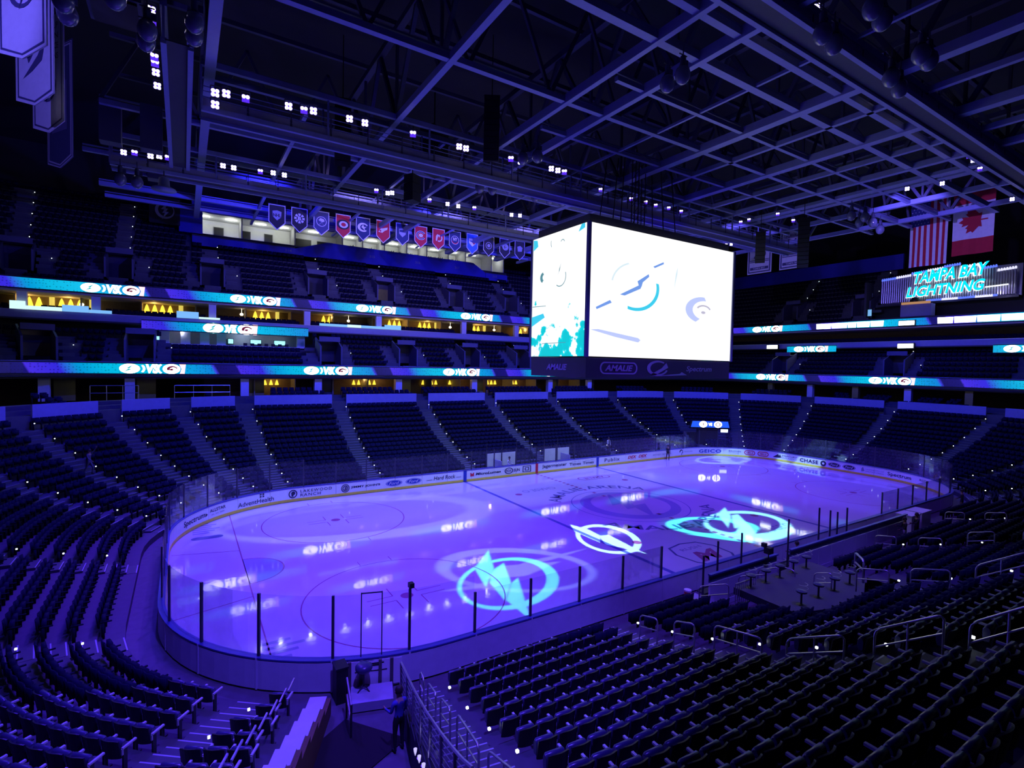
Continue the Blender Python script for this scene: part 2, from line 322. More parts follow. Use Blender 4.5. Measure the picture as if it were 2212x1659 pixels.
for sx in (-1, 1):
    mb = MB(); rect_i(mb, sx*26*ft-.15, sx*26*ft+.15, -12.95, 12.95); mb.build('blue_line', ip_blue, ICE)
    mb = MB(); gy = goal_y(89*ft); rect_i(mb, sx*89*ft-.03, sx*89*ft+.03, -gy, gy); mb.build('goal_line', ip_red, ICE)
    mb = MB(); mb.ring((sx*89*ft, 0), 1.75, 1.83, fi, a0=PI/2 if sx > 0 else -PI/2, a1=3*PI/2 if sx > 0 else PI/2); mb.build('crease_outline', ip_red, ICE)
    mb = MB(); mb.ring((sx*89*ft, 0), .01, 1.75, fi, a0=PI/2 if sx > 0 else -PI/2, a1=3*PI/2 if sx > 0 else PI/2); mb.build('goal_crease', ip_crease, ICE)
    for sy in (-1, 1):
        mb = MB(); c = (sx*69*ft, sy*22*ft); mb.ring(c, 15*ft-.03, 15*ft+.03, fi, 64); mb.build('face_off_circle', ip_red, ICE)
        mb = MB(); mb.disc(c, .3, fi)
        for qx in (-1, 1):
            for qy in (-1, 1):
                x0, y0 = c[0]+qx*.6, c[1]+qy*.25; rect_i(mb, min(x0, x0+qx*1.2), max(x0, x0+qx*1.2), y0-.025, y0+.025); rect_i(mb, x0-.025, x0+.025, min(y0, y0+qy*.9), max(y0, y0+qy*.9))
                xx = c[0]+qx*.85; yy = c[1]+qy*15*ft; rect_i(mb, xx-.025, xx+.025, min(yy, yy+qy*.6), max(yy, yy+qy*.6))
        mb.build('face_off_spot', ip_red, ICE)
        mb = MB(); mb.disc((sx*20*ft, sy*22*ft), .3, fi); mb.build('neutral_spot', ip_red, ICE)
        tx = sx*100*ft; mb = MB(); a_, b_ = sy*11*ft, sy*14*ft; w_ = .03
        mb.poly([(sx*89*ft, a_-w_), (sx*89*ft, a_+w_), (tx-sx*.1, b_+w_), (tx-sx*.1, b_-w_)], fi); mb.build('trapezoid_line', ip_red, ICE)
mb = MB()
for i in range(-21, 22): 
    if abs(i*.6) > 5.2 or i % 2: rect_i(mb, -.15, .15, i*.6-.17, i*.6+.17)
mb.build('centre_line', ip_red, ICE)
mb = MB(); mb.ring((0, 0), 15*ft-.03, 15*ft+.03, fi, 64); mb.build('centre_circle', ip_blue, ICE)
mb = MB(); mb.ring((0, 0), 3.1, 3.9, fi, 48, off=(.15, .1)); mb.poly([(x*2.9, y*3.2) for x, y in BOLT], lambda x, y, w=0: (-x, -y, .006)); mb.build('centre_logo', ice_paint('logo', (.25, .26, .44)), ICE)
def flat_text(t, cx, cy, w, h, ang, m, name='ice_lettering', bold=.01):
    ux, uy = math.cos(ang), math.sin(ang); mb = MB(); mb.text(text2d(t, bold), -w/2, -h/2, w, h, lambda x, y, q=0: (cx+x*ux-y*uy, cy+x*uy+y*ux, .006)); mb.build(name, m, ICE)
def arc_text(t, R, a0, a1, h, m, flip=False):
    mb = MB(); T, F = text2d(t, .012)
    def fr(x, y, q=0):
        a = a0+(a1-a0)*x; r = R+y*h; return (r*math.cos(a), r*math.sin(a), .006)
    mb.add([fr(x, y) for x, y in T], F); mb.build('ice_lettering', m, ICE)
arc_text('AMALIE ARENA', 5.4, 2.55, .55, 1.0, ip_dark)
arc_text('AMALIE ARENA', 6.4, -2.65+PI*2, -.5+PI*2, -1.0, ip_dark)
flat_text('CHASE O', -3.6, 7.3, 3.4, .75, PI, ip_grey)
flat_text('CHASE O', 4.5, -9.3, 3.6, .8, 0, ip_grey)
mb = MB(); c = (4.1, 8.9); stad = lambda a, b: [(c[0]+(a-b if math.cos(t) > 0 else b-a)+b*math.cos(t), c[1]+b*math.sin(t)) for t in [2*PI*(i+.5)/24 for i in range(24)]]
P, Q = stad(1.9, .62), stad(1.78, .5); mb.add([fi(*p) for p in P]+[fi(*p) for p in Q], [(i, (i+1) % 24, 24+(i+1) % 24, 24+i) for i in range(24)]); mb.text(text2d('AMALIE', .02, .2), c[0]+1.3, c[1]+.3, -2.6, -.6, fi); mb.build('ice_lettering', ip_red, ICE)
# the crest with a slanted red letter near the benches
def shield(k): return [(-4.0+x*k, -9.9+y*k) for x, y in [(0, 1.75), (1.25, 1.5), (1.75, .5), (1.6, -.9), (.9, -1.7), (0, -1.9), (-.9, -1.7), (-1.6, -.9), (-1.75, .5), (-1.25, 1.5)]]
mb = MB(); A, B = shield(1), shield(.92); mb.add([fi(*p) for p in A]+[fi(*p) for p in B], [(i, (i+1) % 10, 10+(i+1) % 10, 10+i) for i in range(10)]); mb.build('ice_crest_outline', ip_dark, ICE)
mb = MB(); T = text2d('M', .05, .35); mb.text(T, -5.1, -10.9, 2.2, 1.3, fi); mb.build('ice_crest_letter', ip_red, ICE)
flat_text('RUSH', -4.0, -9.05, 1.7, .35, 0, ip_grey)
for cx, cy, n in ((-28.6, 7.6, 6), (-26.6, -9.4, 4)):   # blocks of small print behind the goal line
    mb = MB()
    for i in range(n): rect_i(mb, cx-.75, cx-.75+1.5*(.6+.4*((i*7) % 5)/4), cy+i*.42, cy+i*.42+.2)
    mb.build('ice_lettering', ip_grey, ICE)
mb = MB(); stc = [(-28.6+(.55 if math.cos(t) > 0 else -.55)+.3*math.cos(t), 6.7+.3*math.sin(t)) for t in [2*PI*(i+.5)/20 for i in range(20)]]; mb.poly(stc, fi); mb.build('ice_lettering', ip_dark, ICE)

# ------------------------------------------------------------------ dasher boards
BRD = thing('dasher_boards', (0, 0, 0), 'white rink boards ringing the ice with adverts, posts and glass', 'rink boards')
NP = 65; PW = RINK.T/NP
def gtop(s):
    x, y = RINK.pn(s)[:2]
    end = abs(x) > 21.0
    if y < 0 and not end: return 2.55
    return 3.15 if end else 2.75
def near_bench(s): x, y = RINK.pn(s)[:2]; return y < -12.9 and -10.9 < x < 10.5
def pen_box(s): x, y = RINK.pn(s)[:2]; return y > 12.9 and -4.6 < x < 6.0
for i in range(NP):
    a, b = i*PW+.012, (i+1)*PW-.012; mb = MB()
    sweep(mb, RINK, a, b, [(0, .02), (0, 1.02), (.06, 1.02), (.06, .02)], .6, closed=True, caps=True); mb.build('board_panel', board_w, BRD)
    if near_bench((a+b)/2): continue
    t0, t1 = (i*PW+.04), (i+1)*PW-.04; g = gtop((a+b)/2); mb = MB(); sweep(mb, RINK, t0, t1, [(.055, 1.08), (.055, g), (.068, g), (.068, 1.08)], .6, closed=True, caps=True); mb.build('glass_pane', pane_m, BRD)
for i in range(NP):
    s = i*PW; q = RINK.pn(s); a = math.atan2(q[3], q[2])
    mb = MB(); p = RINK.p(s, .16, .55); mb.box(p, (.12, .06, 1.05), a); mb.build('board_rib', board_back, BRD)
    if near_bench(s): continue
    g = max(gtop(s-.1), gtop(s+.1)); p = RINK.p(s, .08, (g+1.05)/2); mb = MB(); mb.box(p, (.07, .085, g-1.02), a); mb.build('stanchion', post_m, BRD)
mb = MB(); sweep(mb, RINK, 0, RINK.T, [(-.012, .02), (-.012, .22), (0, .22), (0, .02)], .6, closed=True); mb.build('kick_plate', kick, BRD)
mb = MB(); sweep(mb, RINK, 0, RINK.T, [(-.03, 1.03), (-.03, 1.08), (.22, 1.08), (.22, 1.03)], .6, closed=True); mb.build('cap_rail', cap_m, BRD)
mb = MB(); sweep(mb, RINK, 0, RINK.T, [(.17, .05), (.17, 1.0), (.21, 1.0), (.21, .05)], .6, closed=True); mb.build('board_backing', board_back, BRD)
for s in (14.0, 30.1): mb = MB(); sweep(mb, RINK, s-.17, s+.17, [(-.016, .03), (-.016, 1.02)]); mb.build('line_marker', ink_blue, BRD, label='dark blue blue-line marker on the boards')
mb = MB(); sweep(mb, RINK, 21.9, 22.2, [(-.016, .03), (-.016, 1.02)]); mb.build('line_marker', ink_red, BRD, label='red centre-line marker on the boards')
E_ = -.018
def ad(t, s0, s1, z0, z1, m=ink, bold=.012, shear=0, space=1.0):
    mb = MB(); mb.text(text2d(t, bold, shear, space), 0, 0, s1-s0, z1-z0, RINK.frame(s0, E_, z0)); mb.build('advert_lettering', m, BRD)
def adm(mb, m): mb.build('advert_mark', m, BRD)
ad('Spectrum', 149.1, 151.4, .36, .82); mb = MB(); mb.poly([(0, 0), (.2, .12), (0, .24)], RINK.frame(151.45, E_, .45)); adm(mb, ink)
ad('ALLSTAR', 151.85, 153.2, .62, .84); ad('NHL . 2018 . TAMPA', 152.0, 153.1, .4, .5, ink_grey, .0)
ad('AdventHealth', 154.2, 156.9, .34, .66, ink, .004)
mb = MB()
for dx, dy in ((0, 0), (.2, 0), (0, .16), (.2, .16)): mb.poly([(dx, dy), (dx+.15, dy+.02), (dx+.13, dy+.12), (dx+.02, dy+.12)], RINK.frame(155.85, E_, .72))
adm(mb, ink)
F = RINK.frame(158.3, E_, .6); mb = MB(); mb.ring((0, 0), .24, .32, F); mb.disc((.02, .05), .15, F); mb.poly([(-.1, -.2), (.05, -.2), (.0, .05), (-.12, .0)], F); adm(mb, ink)
ad('LAKEWOOD', 158.85, 161.2, .64, .86, ink, .002, 0, 1.25); ad('RANCH', 158.85, 160.35, .34, .56, ink, .002, 0, 1.25)
F = RINK.frame(3.18, E_, .6); mb = MB(); mb.ring((0, 0), .27, .33, F); mb.ring((0, 0), .16, .22, F); mb.text(text2d('JJ', .03), -.1, -.13, .2, .26, F); adm(mb, ink)
ad("JIMMY JOHN'S", 3.62, 6.05, .5, .72, ink, .025)
def oval(s, m, txt, w=.72, h=.25, tm=None):
    F = RINK.frame(s, E_, .6); mb = MB(); mb.disc((0, 0), h, F, 28, sx=w/h); adm(mb, m); F2 = RINK.frame(s, E_-.006, .6); mb = MB(); mb.ring((0, 0), h*.86, h*.92, F2, 28, sx=w/h); mb.text(text2d(txt, .0, .35), -w*.62, -h*.5, w*1.24, h, F2); mb.build('advert_lettering', tm or ink_white, BRD)
oval(7.25, ink_blue, 'Ford'); oval(9.0, ink_blue, 'Ford')
ad('Hard Rock', 10.9, 13.0, .46, .8, ink, .006, .15)
for a, b in ((10.2, 10.75), (13.1, 13.6)): mb = MB(); sweep(mb, RINK, a, b, [(E_, .5), (E_, .53)]); adm(mb, ink)
F = RINK.frame(14.55, E_, .45); mb = MB(); mb.poly([(0, 0), (.38, 0), (.38, .36), (.19, .2), (0, .36)], F); adm(mb, ink_red)
ad('MicroLumen', 15.1, 17.85, .5, .74, ink, .03, .2)
F = RINK.frame(18.75, E_, .6); mb = MB(); mb.ring((0, 0), .24, .3, F, sx=1.6); mb.text(text2d('FOX', .02), -.3, -.12, .6, .24, F); adm(mb, ink); ad('SUN', 19.3, 20.0, .46, .74, ink, .02)
F = RINK.frame(20.85, E_, .6); mb = MB(); w, h = .5, .3
for k0, k1 in ((1, .82), (.5, .32)): mb.add([F(x*w*k, y*h*k) for k in (k0, k1) for x, y in ((-1, -1), (1, -1), (1, 1), (-1, 1))], [(i, (i+1) % 4, 4+(i+1) % 4, 4+i) for i in range(4)])
adm(mb, ink)
ad('Jagermeister', 22.7, 25.85, .4, .82, ink, .012); ad('Times', 26.2, 27.75, .42, .72, ink, .01); ad('Times', 28.0, 29.55, .42, .72, ink, .01); ad('Tampa Bay', 26.5, 27.7, .77, .87, ink_grey, 0); ad('Tampa Bay', 28.3, 29.5, .77, .87, ink_grey, 0)
ad('Publix', 31.1, 33.35, .42, .8, ink, .004, 0, 1.15)
ad('DEX', 34.6, 36.0, .5, .82, ink_red, .03, .3); ad('DEX', 36.3, 37.7, .5, .82, ink_red, .03, .3); ad('IMAGING', 35.0, 35.9, .36, .44, ink_red, 0); ad('IMAGING', 36.7, 37.6, .36, .44, ink_red, 0)
ad('PITNEY BOWES', 38.7, 41.8, .5, .68, ink_grey, 0)
F = RINK.frame(43.6, E_, .6); mb = MB(); mb.ring((0, 0), .2, .32, F, a0=-.3, a1=PI, off=(.05, 0)); mb.poly([(.2, 0), (.32, .05), (.1, -.35), (.02, -.3)], F); adm(mb, ink); ad('TRAVELERS', 44.1, 45.5, .55, .68, ink_grey, 0)
ad('GEICO', 46.5, 49.4, .38, .8, ink_blue, .03, 0, 1.1)
ad('BALDWIN', 50.3, 51.7, .58, .76, ink, 0); ad('RISK PARTNERS', 50.3, 51.5, .4, .48, ink_grey, 0)
def pill(s, w, h, m, t):
    F = RINK.frame(s, E_, .6); mb = MB(); mk = lambda a, b: [((a-b if math.cos(q) > 0 else b-a)+b*math.cos(q), b*math.sin(q)) for q in [2*PI*(i+.5)/20 for i in range(20)]]
    P, Q = mk(w, h), mk(w-.09, h-.09); mb.add([F(*p) for p in P]+[F(*p) for p in Q], [(i, (i+1) % 20, 20+(i+1) % 20, 20+i) for i in range(20)]); mb.text(text2d(t, .02, .2), -w*.66, -h*.4, w*1.32, h*.8, F); adm(mb, m)
pill(52.7, .62, .28, ink_red, 'AMALIE'); pill(54.2, .62, .28, ink_red, 'AMALIE')
F = RINK.frame(55.3, E_, .42); mb = MB(); mb.poly([(0, 0), (.85, 0), (.6, .42)], F); mb.poly([(.7, .12), (1.0, 0), (.8, .44)], F); adm(mb, ink); ad('MERCURY', 56.4, 58.1, .62, .8, ink, .0); ad('INSURANCE', 56.4, 58.1, .38, .54, ink_grey, 0)
ad('CHASE', 58.45, 60.5, .38, .78, ink, .02, 0, 1.05)
F = RINK.frame(61.05, E_, .58); mb = MB(); mb.ring((0, 0), .14, .32, F, 8); adm(mb, ink)
oval(62.2, ink, 'Ford', .64, .25); oval(63.7, ink, 'Ford', .64, .25)
F = RINK.frame(64.9, E_, .4); mb = MB(); mb.poly([(0, 0), (.3, .1), (.15, .5), (.0, .3)], F); adm(mb, ink_grey); ad('UNIVERSITY OF', 65.3, 67.0, .64, .76, ink_grey, 0); ad('SOUTH FLORIDA', 65.3, 67.0, .42, .54, ink_grey, 0)
ad('Spectrum', 67.35, 69.7, .36, .82); ad('ALLSTAR', 70.6, 71.8, .62, .82)
# door in the boards at the tunnel: two pale leaves between dark jambs on the outside
for dg, w, h0, h1, m in ((252.4, .62, .08, .98, board_w), (255.2, .56, .1, .96, board_w), (249.2, .58, .08, .98, board_w)):
    s = s_nl(dg); mb = MB(); sweep(mb, RINK, s-w, s+w, [(.215, h0), (.215, h1), (.235, h1), (.235, h0)], closed=True, caps=True); mb.build('door_leaf', m, BRD, label='pale door leaf on the outside of the boards')
for dg in (248.0, 250.4, 254.3, 256.7):
    s = s_nl(dg); mb = MB(); p = RINK.p(s, .27, .52); mb.box(p, (.12, .1, 1.02), math.radians(dg)); mb.build('door_jamb', mat('door_jamb', (.10, .10, .09), .5), BRD)
s = s_nl(252.4); mb = MB()
for x0, x1, z in ((-.4, .1, .86), (-.25, .05, .8), (.2, .38, .84)): sweep(mb, RINK, s+x0, s+x1, [(.24, z), (.24, z+.05)])
sweep(mb, RINK, s-.5, s+.5, [(.24, .62), (.24, .66)]); mb.build('door_hinge_plate', black, BRD)
for dg in (250.2, 254.6):   # tall framed gate over the door
    s = s_nl(dg); mb = MB(); p = RINK.p(s, .1, 2.15); mb.box(p, (.035, .035, 2.15), math.radians(dg)); mb.build('gate_post', post_m, BRD)
a, b = s_nl(250.2), s_nl(254.6); mb = MB(); mb.bar(RINK.p(a, .1, 3.2), RINK.p(b, .1, 3.2), .035, .035); mb.build('gate_head', post_m, BRD)

# ------------------------------------------------------------------ lower bowl
NR = 16; RISE = [0, .2, .2, .2, .25, .25, .3, .3, .33, .35, .42, .44, .46, .48, .5, .5]
ZR = [.33+sum(RISE[:i+1]) for i in range(NR)]; D0, DP = 1.25, .82
T0, T1 = s_nl(245.0), s_nl(257.7)           # the tunnel is cut out between these (T1 < T0)
BOWL = (T0, T1+RINK.T)
def row_ranges(i):
    a, b = BOWL; gaps = []
    if i < 2: gaps = [(s_near(14.6), s_near(-10.4))]
    elif i < 7: gaps = [(s_near(-3.4), s_near(-10.2))]
    if i == 0: gaps += [(s_far(-4.6), s_far(6.0))]
    if 2 < i < 8: gaps += [(s_fr(55)-1.15, s_fr(55)+1.15)]
    out = []; cur = a
    for g in sorted([(g0+k*RINK.T, g1+k*RINK.T) for g0, g1 in gaps for k in (0, 1) if a < g0+k*RINK.T < b]): out.append((cur, g[0])); cur = g[1]
    out.append((cur, b)); return out
TER = thing('lower_terrace', (0, 0, 0), kind='structure')
for i in range(NR):
    d = D0+i*DP; zp = ZR[i-1] if i else 0
    mb = MB()
    for a, b in row_ranges(i): sweep(mb, RINK, a, b, [(d, zp-.05), (d, ZR[i]), (d+DP+.01, ZR[i])], 1.0)
    mb.build('terrace_row', concrete, TER)
DW = D0+NR*DP     # wall at the top of the lower bowl
AISLES = [s_far(x) for x in (-15.7, -6.2, 2.9, 12.7, 22.6)]+[s_fr(t) for t in (62, 38, 14)]+[RINK.br[2]+4.3]+[s_nr(t) for t in (-14, -38, -63)]+[s_near(x) for x in (22.5, 12.7, 2.9, -6.3, -15.7)]+[s_nl(261.3), s_nl(232), s_nl(190), RINK.br[6]+6.4]+[s_fl(t) for t in (155.5, 139.5, 124, 110.5, 97)]
AISLES = sorted([(a if a > BOWL[0] else a+RINK.T) for a in AISLES])
AW = [1.25]*len(AISLES)
fas_seg = sorted(AISLES); top_gap = 1.0
WALL = thing('wall_bowl_top', (0, 0, 0), kind='structure')
edges = [BOWL[0]]+fas_seg+[BOWL[1]]
zt = ZR[-1]
for a, b in zip(edges[:-1], edges[1:]):
    if RINK.pn((a+b)/2)[1] < -9: continue
    k = 8.534/(8.534+DW)*.75 if RINK.pn((a+b)/2)[2] not in (0, 1, -1) else .75
    ka = .32 if abs(RINK.pn(a)[2]) not in (0, 1) else .75; kb = .32 if abs(RINK.pn(b)[2]) not in (0, 1) else .75
    mb = MB(); sweep(mb, RINK, a+ka, b-kb, [(DW+.13, zt), (DW+.13, zt+1.8), (DW+.27, zt+1.8), (DW+.27, zt)], 1.0, closed=True, caps=True)
    if mb.v: mb.build('wall_panel', fascia, WALL)
mb = MB(); sweep(mb, RINK, BOWL[0], BOWL[1], [(DW+.0, zt), (DW+9, zt)], 1.0); mb.build('floor_concourse', mat('concourse_floor', (.09, .09, .10), .6), kind='structure')
# aisle stairs
st_me = MB().box((0, 0, .5), (1, 1, 1)).box((0, -.47, 1.004), (1, .10, .012), 0, 1).mesh('step', [step_conc, nosing])
gl_me = MB().box((0, 0, 0), (.06, .06, .05)).mesh('step_light', glow_w)
for k, s in enumerate(AISLES):
    q = RINK.pn(s); ang = math.atan2(q[3], q[2])-PI/2; near_st = abs(s-s_nl(261.3)) < .01
    if not any(inframe(RINK.p(s, D0+j*DP, ZR[j]), 40) for j in range(NR)): continue
    R_ = thing('aisle_stairs', (0, 0, 0), kind='structure'); w = 1.12
    for i in range(NR):
        if not any(a <= s <= b or a <= s-RINK.T <= b for a, b in row_ranges(i)): continue
        d = D0+i*DP
        inst(st_me, 'step', R_, RINK.p(s, d+.23, ZR[i]-.02), ang, (w, .42, .03))
        if i < NR-1: inst(st_me, 'step', R_, RINK.p(s, d+.62, ZR[i]), ang, (w, .40, RISE[i+1]/2))
        if (i % 2 == 1 or near_st) and inframe(RINK.p(s, d, ZR[i])):
            side = 1 if q[1] < 0 else -1
            t = RINK.p(s, d+.45, ZR[i]+.5); tn = Vector((-q[3], q[2], 0)); inst(gl_me, 'step_light', R_, t+tn*(w/2+.04)*side)
# ------------------------------------------------------------------ club and upper tiers
LOW_SEATS, CLUB_SEATS, UPP_SEATS, SUITE_SEATS = [], [], [], []
wall_in = mat('portal_wall', (.10, .10, .17), .6)
olive = mat('portal_olive', (.30, .27, .07), .6)  # olive light of the entrances put into the wall colour
class Tier:
    def __init__(s, path, d0, dp, z0, rise, nrow, aisles, name): s.path, s.d0, s.dp, s.z0, s.rise, s.nrow, s.aisles, s.name = path, d0, dp, z0, rise, nrow, aisles, name
    def z(s, i): return s.z0+s.rise*i
def build_tier(T, spans, seats):
    P = T.path; R_ = thing('terrace_'+T.name, (0, 0, 0), kind='structure'); mx = max(n for _, _, n in spans)
    for i in range(mx):
        mb = MB(); d = T.d0+i*T.dp
        for a, b, n in spans:
            if i >= n: continue
            cuts = sorted((s-1.25, s+1.25) for s, k, m in T.aisles if m and k <= i < m and a < s < b); cur = a
            for c0, c1 in cuts: sweep(mb, P, cur, c0, [(d, T.z(i)-T.rise-.05), (d, T.z(i)), (d+T.dp, T.z(i))], 1.5); cur = c1
            sweep(mb, P, cur, b, [(d, T.z(i)-T.rise-.05), (d, T.z(i)), (d+T.dp, T.z(i))], 1.5)
        if mb.v: mb.build('terrace_row', concrete, R_)
        for a, b, n in spans:
            if i >= n: continue
            t = a+.3
            while t < b-.3:
                f = (P.r+d)/P.r if 0 < abs(P.pn(t)[2]) < 1 else 1
                ok = True
                for s, k, m in T.aisles:
                    dd = abs(t-s)*f
                    if m and k-1 <= i < m and dd < 2.75: ok = False
                    elif dd < .8: ok = False
                if ok:
                    p = P.p(t, d+.5, T.z(i))
                    if inframe(p+Vector((0, 0, .5)), 20): q = P.pn(t); seats.append((p.x, p.y, p.z, math.atan2(q[3], q[2])-PI/2))
                t += .55/f
    for s, k, m in T.aisles:
        n = max([n for a, b, n in spans if a < s < b] or [0])
        if not n or not any(inframe(P.p(s, T.d0+j*T.dp, T.z(j)), 60) for j in range(n)): continue
        q = P.pn(s); ang = math.atan2(q[3], q[2])-PI/2; tn = Vector((-q[3], q[2], 0)); A = thing('aisle_stairs', (0, 0, 0), kind='structure')
        def flight(i0, i1, off, w, lights):
            for i in range(i0, i1):
                d = T.d0+i*T.dp
                inst(st_me, 'step', A, P.p(s, d+.22, T.z(i)-.02)+tn*off, ang, (w, .42, .03))
                if i < n-1: inst(st_me, 'step', A, P.p(s, d+.62, T.z(i))+tn*off, ang, (w, .42, T.rise/2))
                if lights and i % 2 == lights % 2: inst(gl_me, 'step_light', A, P.p(s, d+.3, T.z(i)+.45)+tn*(off-(w/2+.05)*(1 if q[1] >= 0 else -1)))
        if not m: flight(0, n, 0, 1.1, 1); continue
        flight(0, k, 0, 1.6, 0); flight(k, m, 1.9, 1.1, 0); flight(k, m, -1.9, 1.1, 1); flight(m, n, 0, 1.3, 2)
        V = thing('wall_portal', (0, 0, 0), kind='structure'); dk, dm = T.d0+k*T.dp, T.d0+m*T.dp; zk = T.z(k)-.05; zr = zk+2.35
        for off in (-1.15, 1.15):
            mb = MB(); F = []
            b0, b1 = P.p(s, dk-.05)+tn*off, P.p(s, dm+.1)+tn*off; hn = tn*.08
            zz = [(b0, zk-.3), (b1, zk-.3), (b1, T.z(m)+.9), (b0, T.z(k)+1.0)]
            if zr > T.z(k)+1: zz[3] = (b0, max(zr-.6, T.z(k)+.95)); zz[2] = (b1, max(zr+.5, T.z(m)+.4))
            Vv = [Vector((p.x, p.y, z))+hn*sg for sg in (-1, 1) for p, z in zz]; mb.add(Vv, MB.BF); mb.build('side_wall', wall_in, V)
        mb = MB(); c = P.p(s, (dk+dm)/2+.45, zr+.1); mb.box(c, (2.3, dm-dk-.6, .14), ang); c2 = P.p(s, dk+.75, zr+.28); mb.box(c2, (2.3, .12, .55), ang); mb.build('portal_roof', wall_in, V)
        mb = MB(); c = P.p(s, dm+.05, zk+1.2); mb.box(c, (2.2, .08, 2.3), ang); mb.build('portal_back', olive if (k+int(s)) % 3 == 0 else dark_wall, V)
    return R_
def cx_far(P, x): return x+(P.hx-P.r)
def s_end(P, y): return P.br[2]+(P.hy-P.r-y)
CL = Tier(CLUB, .4, .85, 9.55, .62, 7, [(cx_far(CLUB, x), 2, 5) for x in (-39.8, -33.3, -15.6, -6.4, 2.5, 10.6, 19.5)]+[(s_end(CLUB, y), 2, 5) for y in (16.5, 1.2, -13)], 'club')
LZ = (cx_far(CLUB, -31.3), cx_far(CLUB, -16.9))
build_tier(CL, [(-6, LZ[0], 6), (LZ[0], LZ[1], 4), (LZ[1], CLUB.br[3], 7)], CLUB_SEATS)
UP = Tier(UPP, .4, .84, 17.8, .76, 9, [(cx_far(UPP, x), 2, 5) for x in (-43, -35.4, -27, -15.7, -7.1, 3.2, 12.5, 21)]+[(s_end(UPP, y), 2, 5) for y in (18, 7.6)], 'upper')
org0, org1 = s_end(UPP, 6.2), s_end(UPP, -11.0); px0, px1 = cx_far(UPP, -17.8), cx_far(UPP, 11.5)
build_tier(UP, [(-10, cx_far(UPP, -29), 16), (cx_far(UPP, -29), px1+4, 9), (px1+4, org0, 12), (org1, org1+16, 9)], UPP_SEATS)

# fascias, slabs, parapets
def band(name, P, a, b, prof, m, step=1.2, parent=None, kind='structure'):
    mb = MB(); sweep(mb, P, a, b, prof, step, closed=True, caps=True); return mb.build(name, m, parent, kind=None if parent else kind)
cA, cB = -8, CLUB.br[3]+4; uA, uB = -10, UPP.br[3]+3
band('trim_1', CLUB, cA, cB, [(.02, 9.2), (.02, 10.4), (.25, 10.4), (.25, 9.2)], fascia)
band('floor_club_slab', CLUB, cA, cB, [(.05, 9.05), (.05, 9.2), (13, 9.2), (13, 9.05)], dark_wall)
band('trim_2', UPP, uA, uB, [(.02, 14.35), (.02, 15.05), (.2, 15.05), (.2, 14.35)], fascia)
band('trim_3', UPP, uA, uB, [(.0, 15.05), (.0, 15.09), (.22, 15.09), (.22, 15.05)], rail_m)
band('floor_suite_slab', UPP, uA, uB, [(.05, 14.2), (.05, 14.35), (9, 14.35), (9, 14.2)], dark_wall)
band('trim_4', UPP, uA, uB, [(.02, 16.95), (.02, 18.15), (.25, 18.15), (.25, 16.95)], fascia)
band('ceiling_suite', UPP, uA, uB, [(.1, 16.8), (.1, 16.95), (7, 16.95), (7, 16.8)], mat('suite_ceiling', (.5, .46, .42), .7))
suite_wall = mat('suite_back_wall', (.20, .13, .08), .7, noise=.25); panel_w = mat('suite_column', (.62, .62, .72), .5)
band('wall_suite_back', UPP, uA, uB, [(5.4, 14.3), (5.4, 16.9), (5.6, 16.9), (5.6, 14.3)], suite_wall)
band('wall_club_back', CLUB, cA, cB, [(12.6, 4), (12.6, 9.1), (12.8, 9.1), (12.8, 4)], suite_wall)
band('wall_club_upper_back', UPP, uA, uB, [(3.2, 9.3), (3.2, 14.3), (3.4, 14.3), (3.4, 9.3)], dark_wall)
for j in range(3):
    band('floor_suite_row', UPP, uA, uB, [(.3+j*.85, 14.3), (.3+j*.85, 14.5+j*.22), (1.2+j*.85, 14.5+j*.22), (1.2+j*.85, 14.3)], concrete)
PIL = [(x, 30.4) for x in (-24.5, -17.3, -8.1, 2.1, 14.3, 21.6, -34, -40)]+[(46.9, y) for y in (17, 11, 5, -1, -7)]
def seat_run(P, a, b, d, z, sp, lst, gaps=(), gw=1.0):
    t = a
    while t < b:
        f = (P.r+d)/P.r if 0 < abs(P.pn(t)[2]) < 1 else 1
        p = P.p(t, d, z)
        if inframe(p, 10) and not any(abs(p.x-a_) < .85 and abs(p.y-b_) < .85 for a_, b_ in PIL) and not any(abs(t-g) < gw for g in gaps): q = P.pn(t); lst.append((p.x, p.y, p.z, math.atan2(q[3], q[2])-PI/2))
        t += sp/f
# suites of the middle level, with their columns, solid cones of wall light and warm lamps
cone_m = mat('light_cone_glow', (1, .8, .2), emit=(1.0, .72, .06), estr=1.3, sample=False)
warm_m = mat('warm_lamp', (1, .9, .7), emit=(1, .82, .5), estr=6, sample=False)
cell_w = mat('suite_partition', (.30, .25, .20), .6)
cone_me = MB().lathe([(.03, .55), (.10, .40), (.17, .15), (.21, 0), (.16, -.02)], 10).mesh('wall_light_cone', cone_m)  # glowing solid in the shape of the light patches on the walls
cyl_me = MB().lathe([(.22, 0), (.22, 1.7), (.18, 1.75)], 10).mesh('pillar_lamp', mat('pillar_glow', (1, .8, .2), emit=(.9, .72, .12), estr=.8, sample=False))
colx = [-42.5, -37.1, -27.1, -17.3, -8.6, 3.6, 12.4, 21]
for x in colx:
    s = cx_far(UPP, x); mb = MB(); mb.box(UPP.p(s, .55, 15.95), (.7, .5, 1.85)); mb.box(UPP.p(s, .6, 16.85), (.95, .6, .16)); mb.build('pillar', panel_w, kind='structure')
def lamp(x, y, z, e, col=(1, .6, .22), r=.15):  # bare point light without a fixture, added as fill
    l = bpy.data.lights.new('fill_light', 'POINT'); l.energy = e; l.specular_factor = 0; l.color = col; l.shadow_soft_size = r; l.use_custom_distance = False
    o = bpy.data.objects.new('fill_light', l); COL.objects.link(o); o.location = (x, y, z)
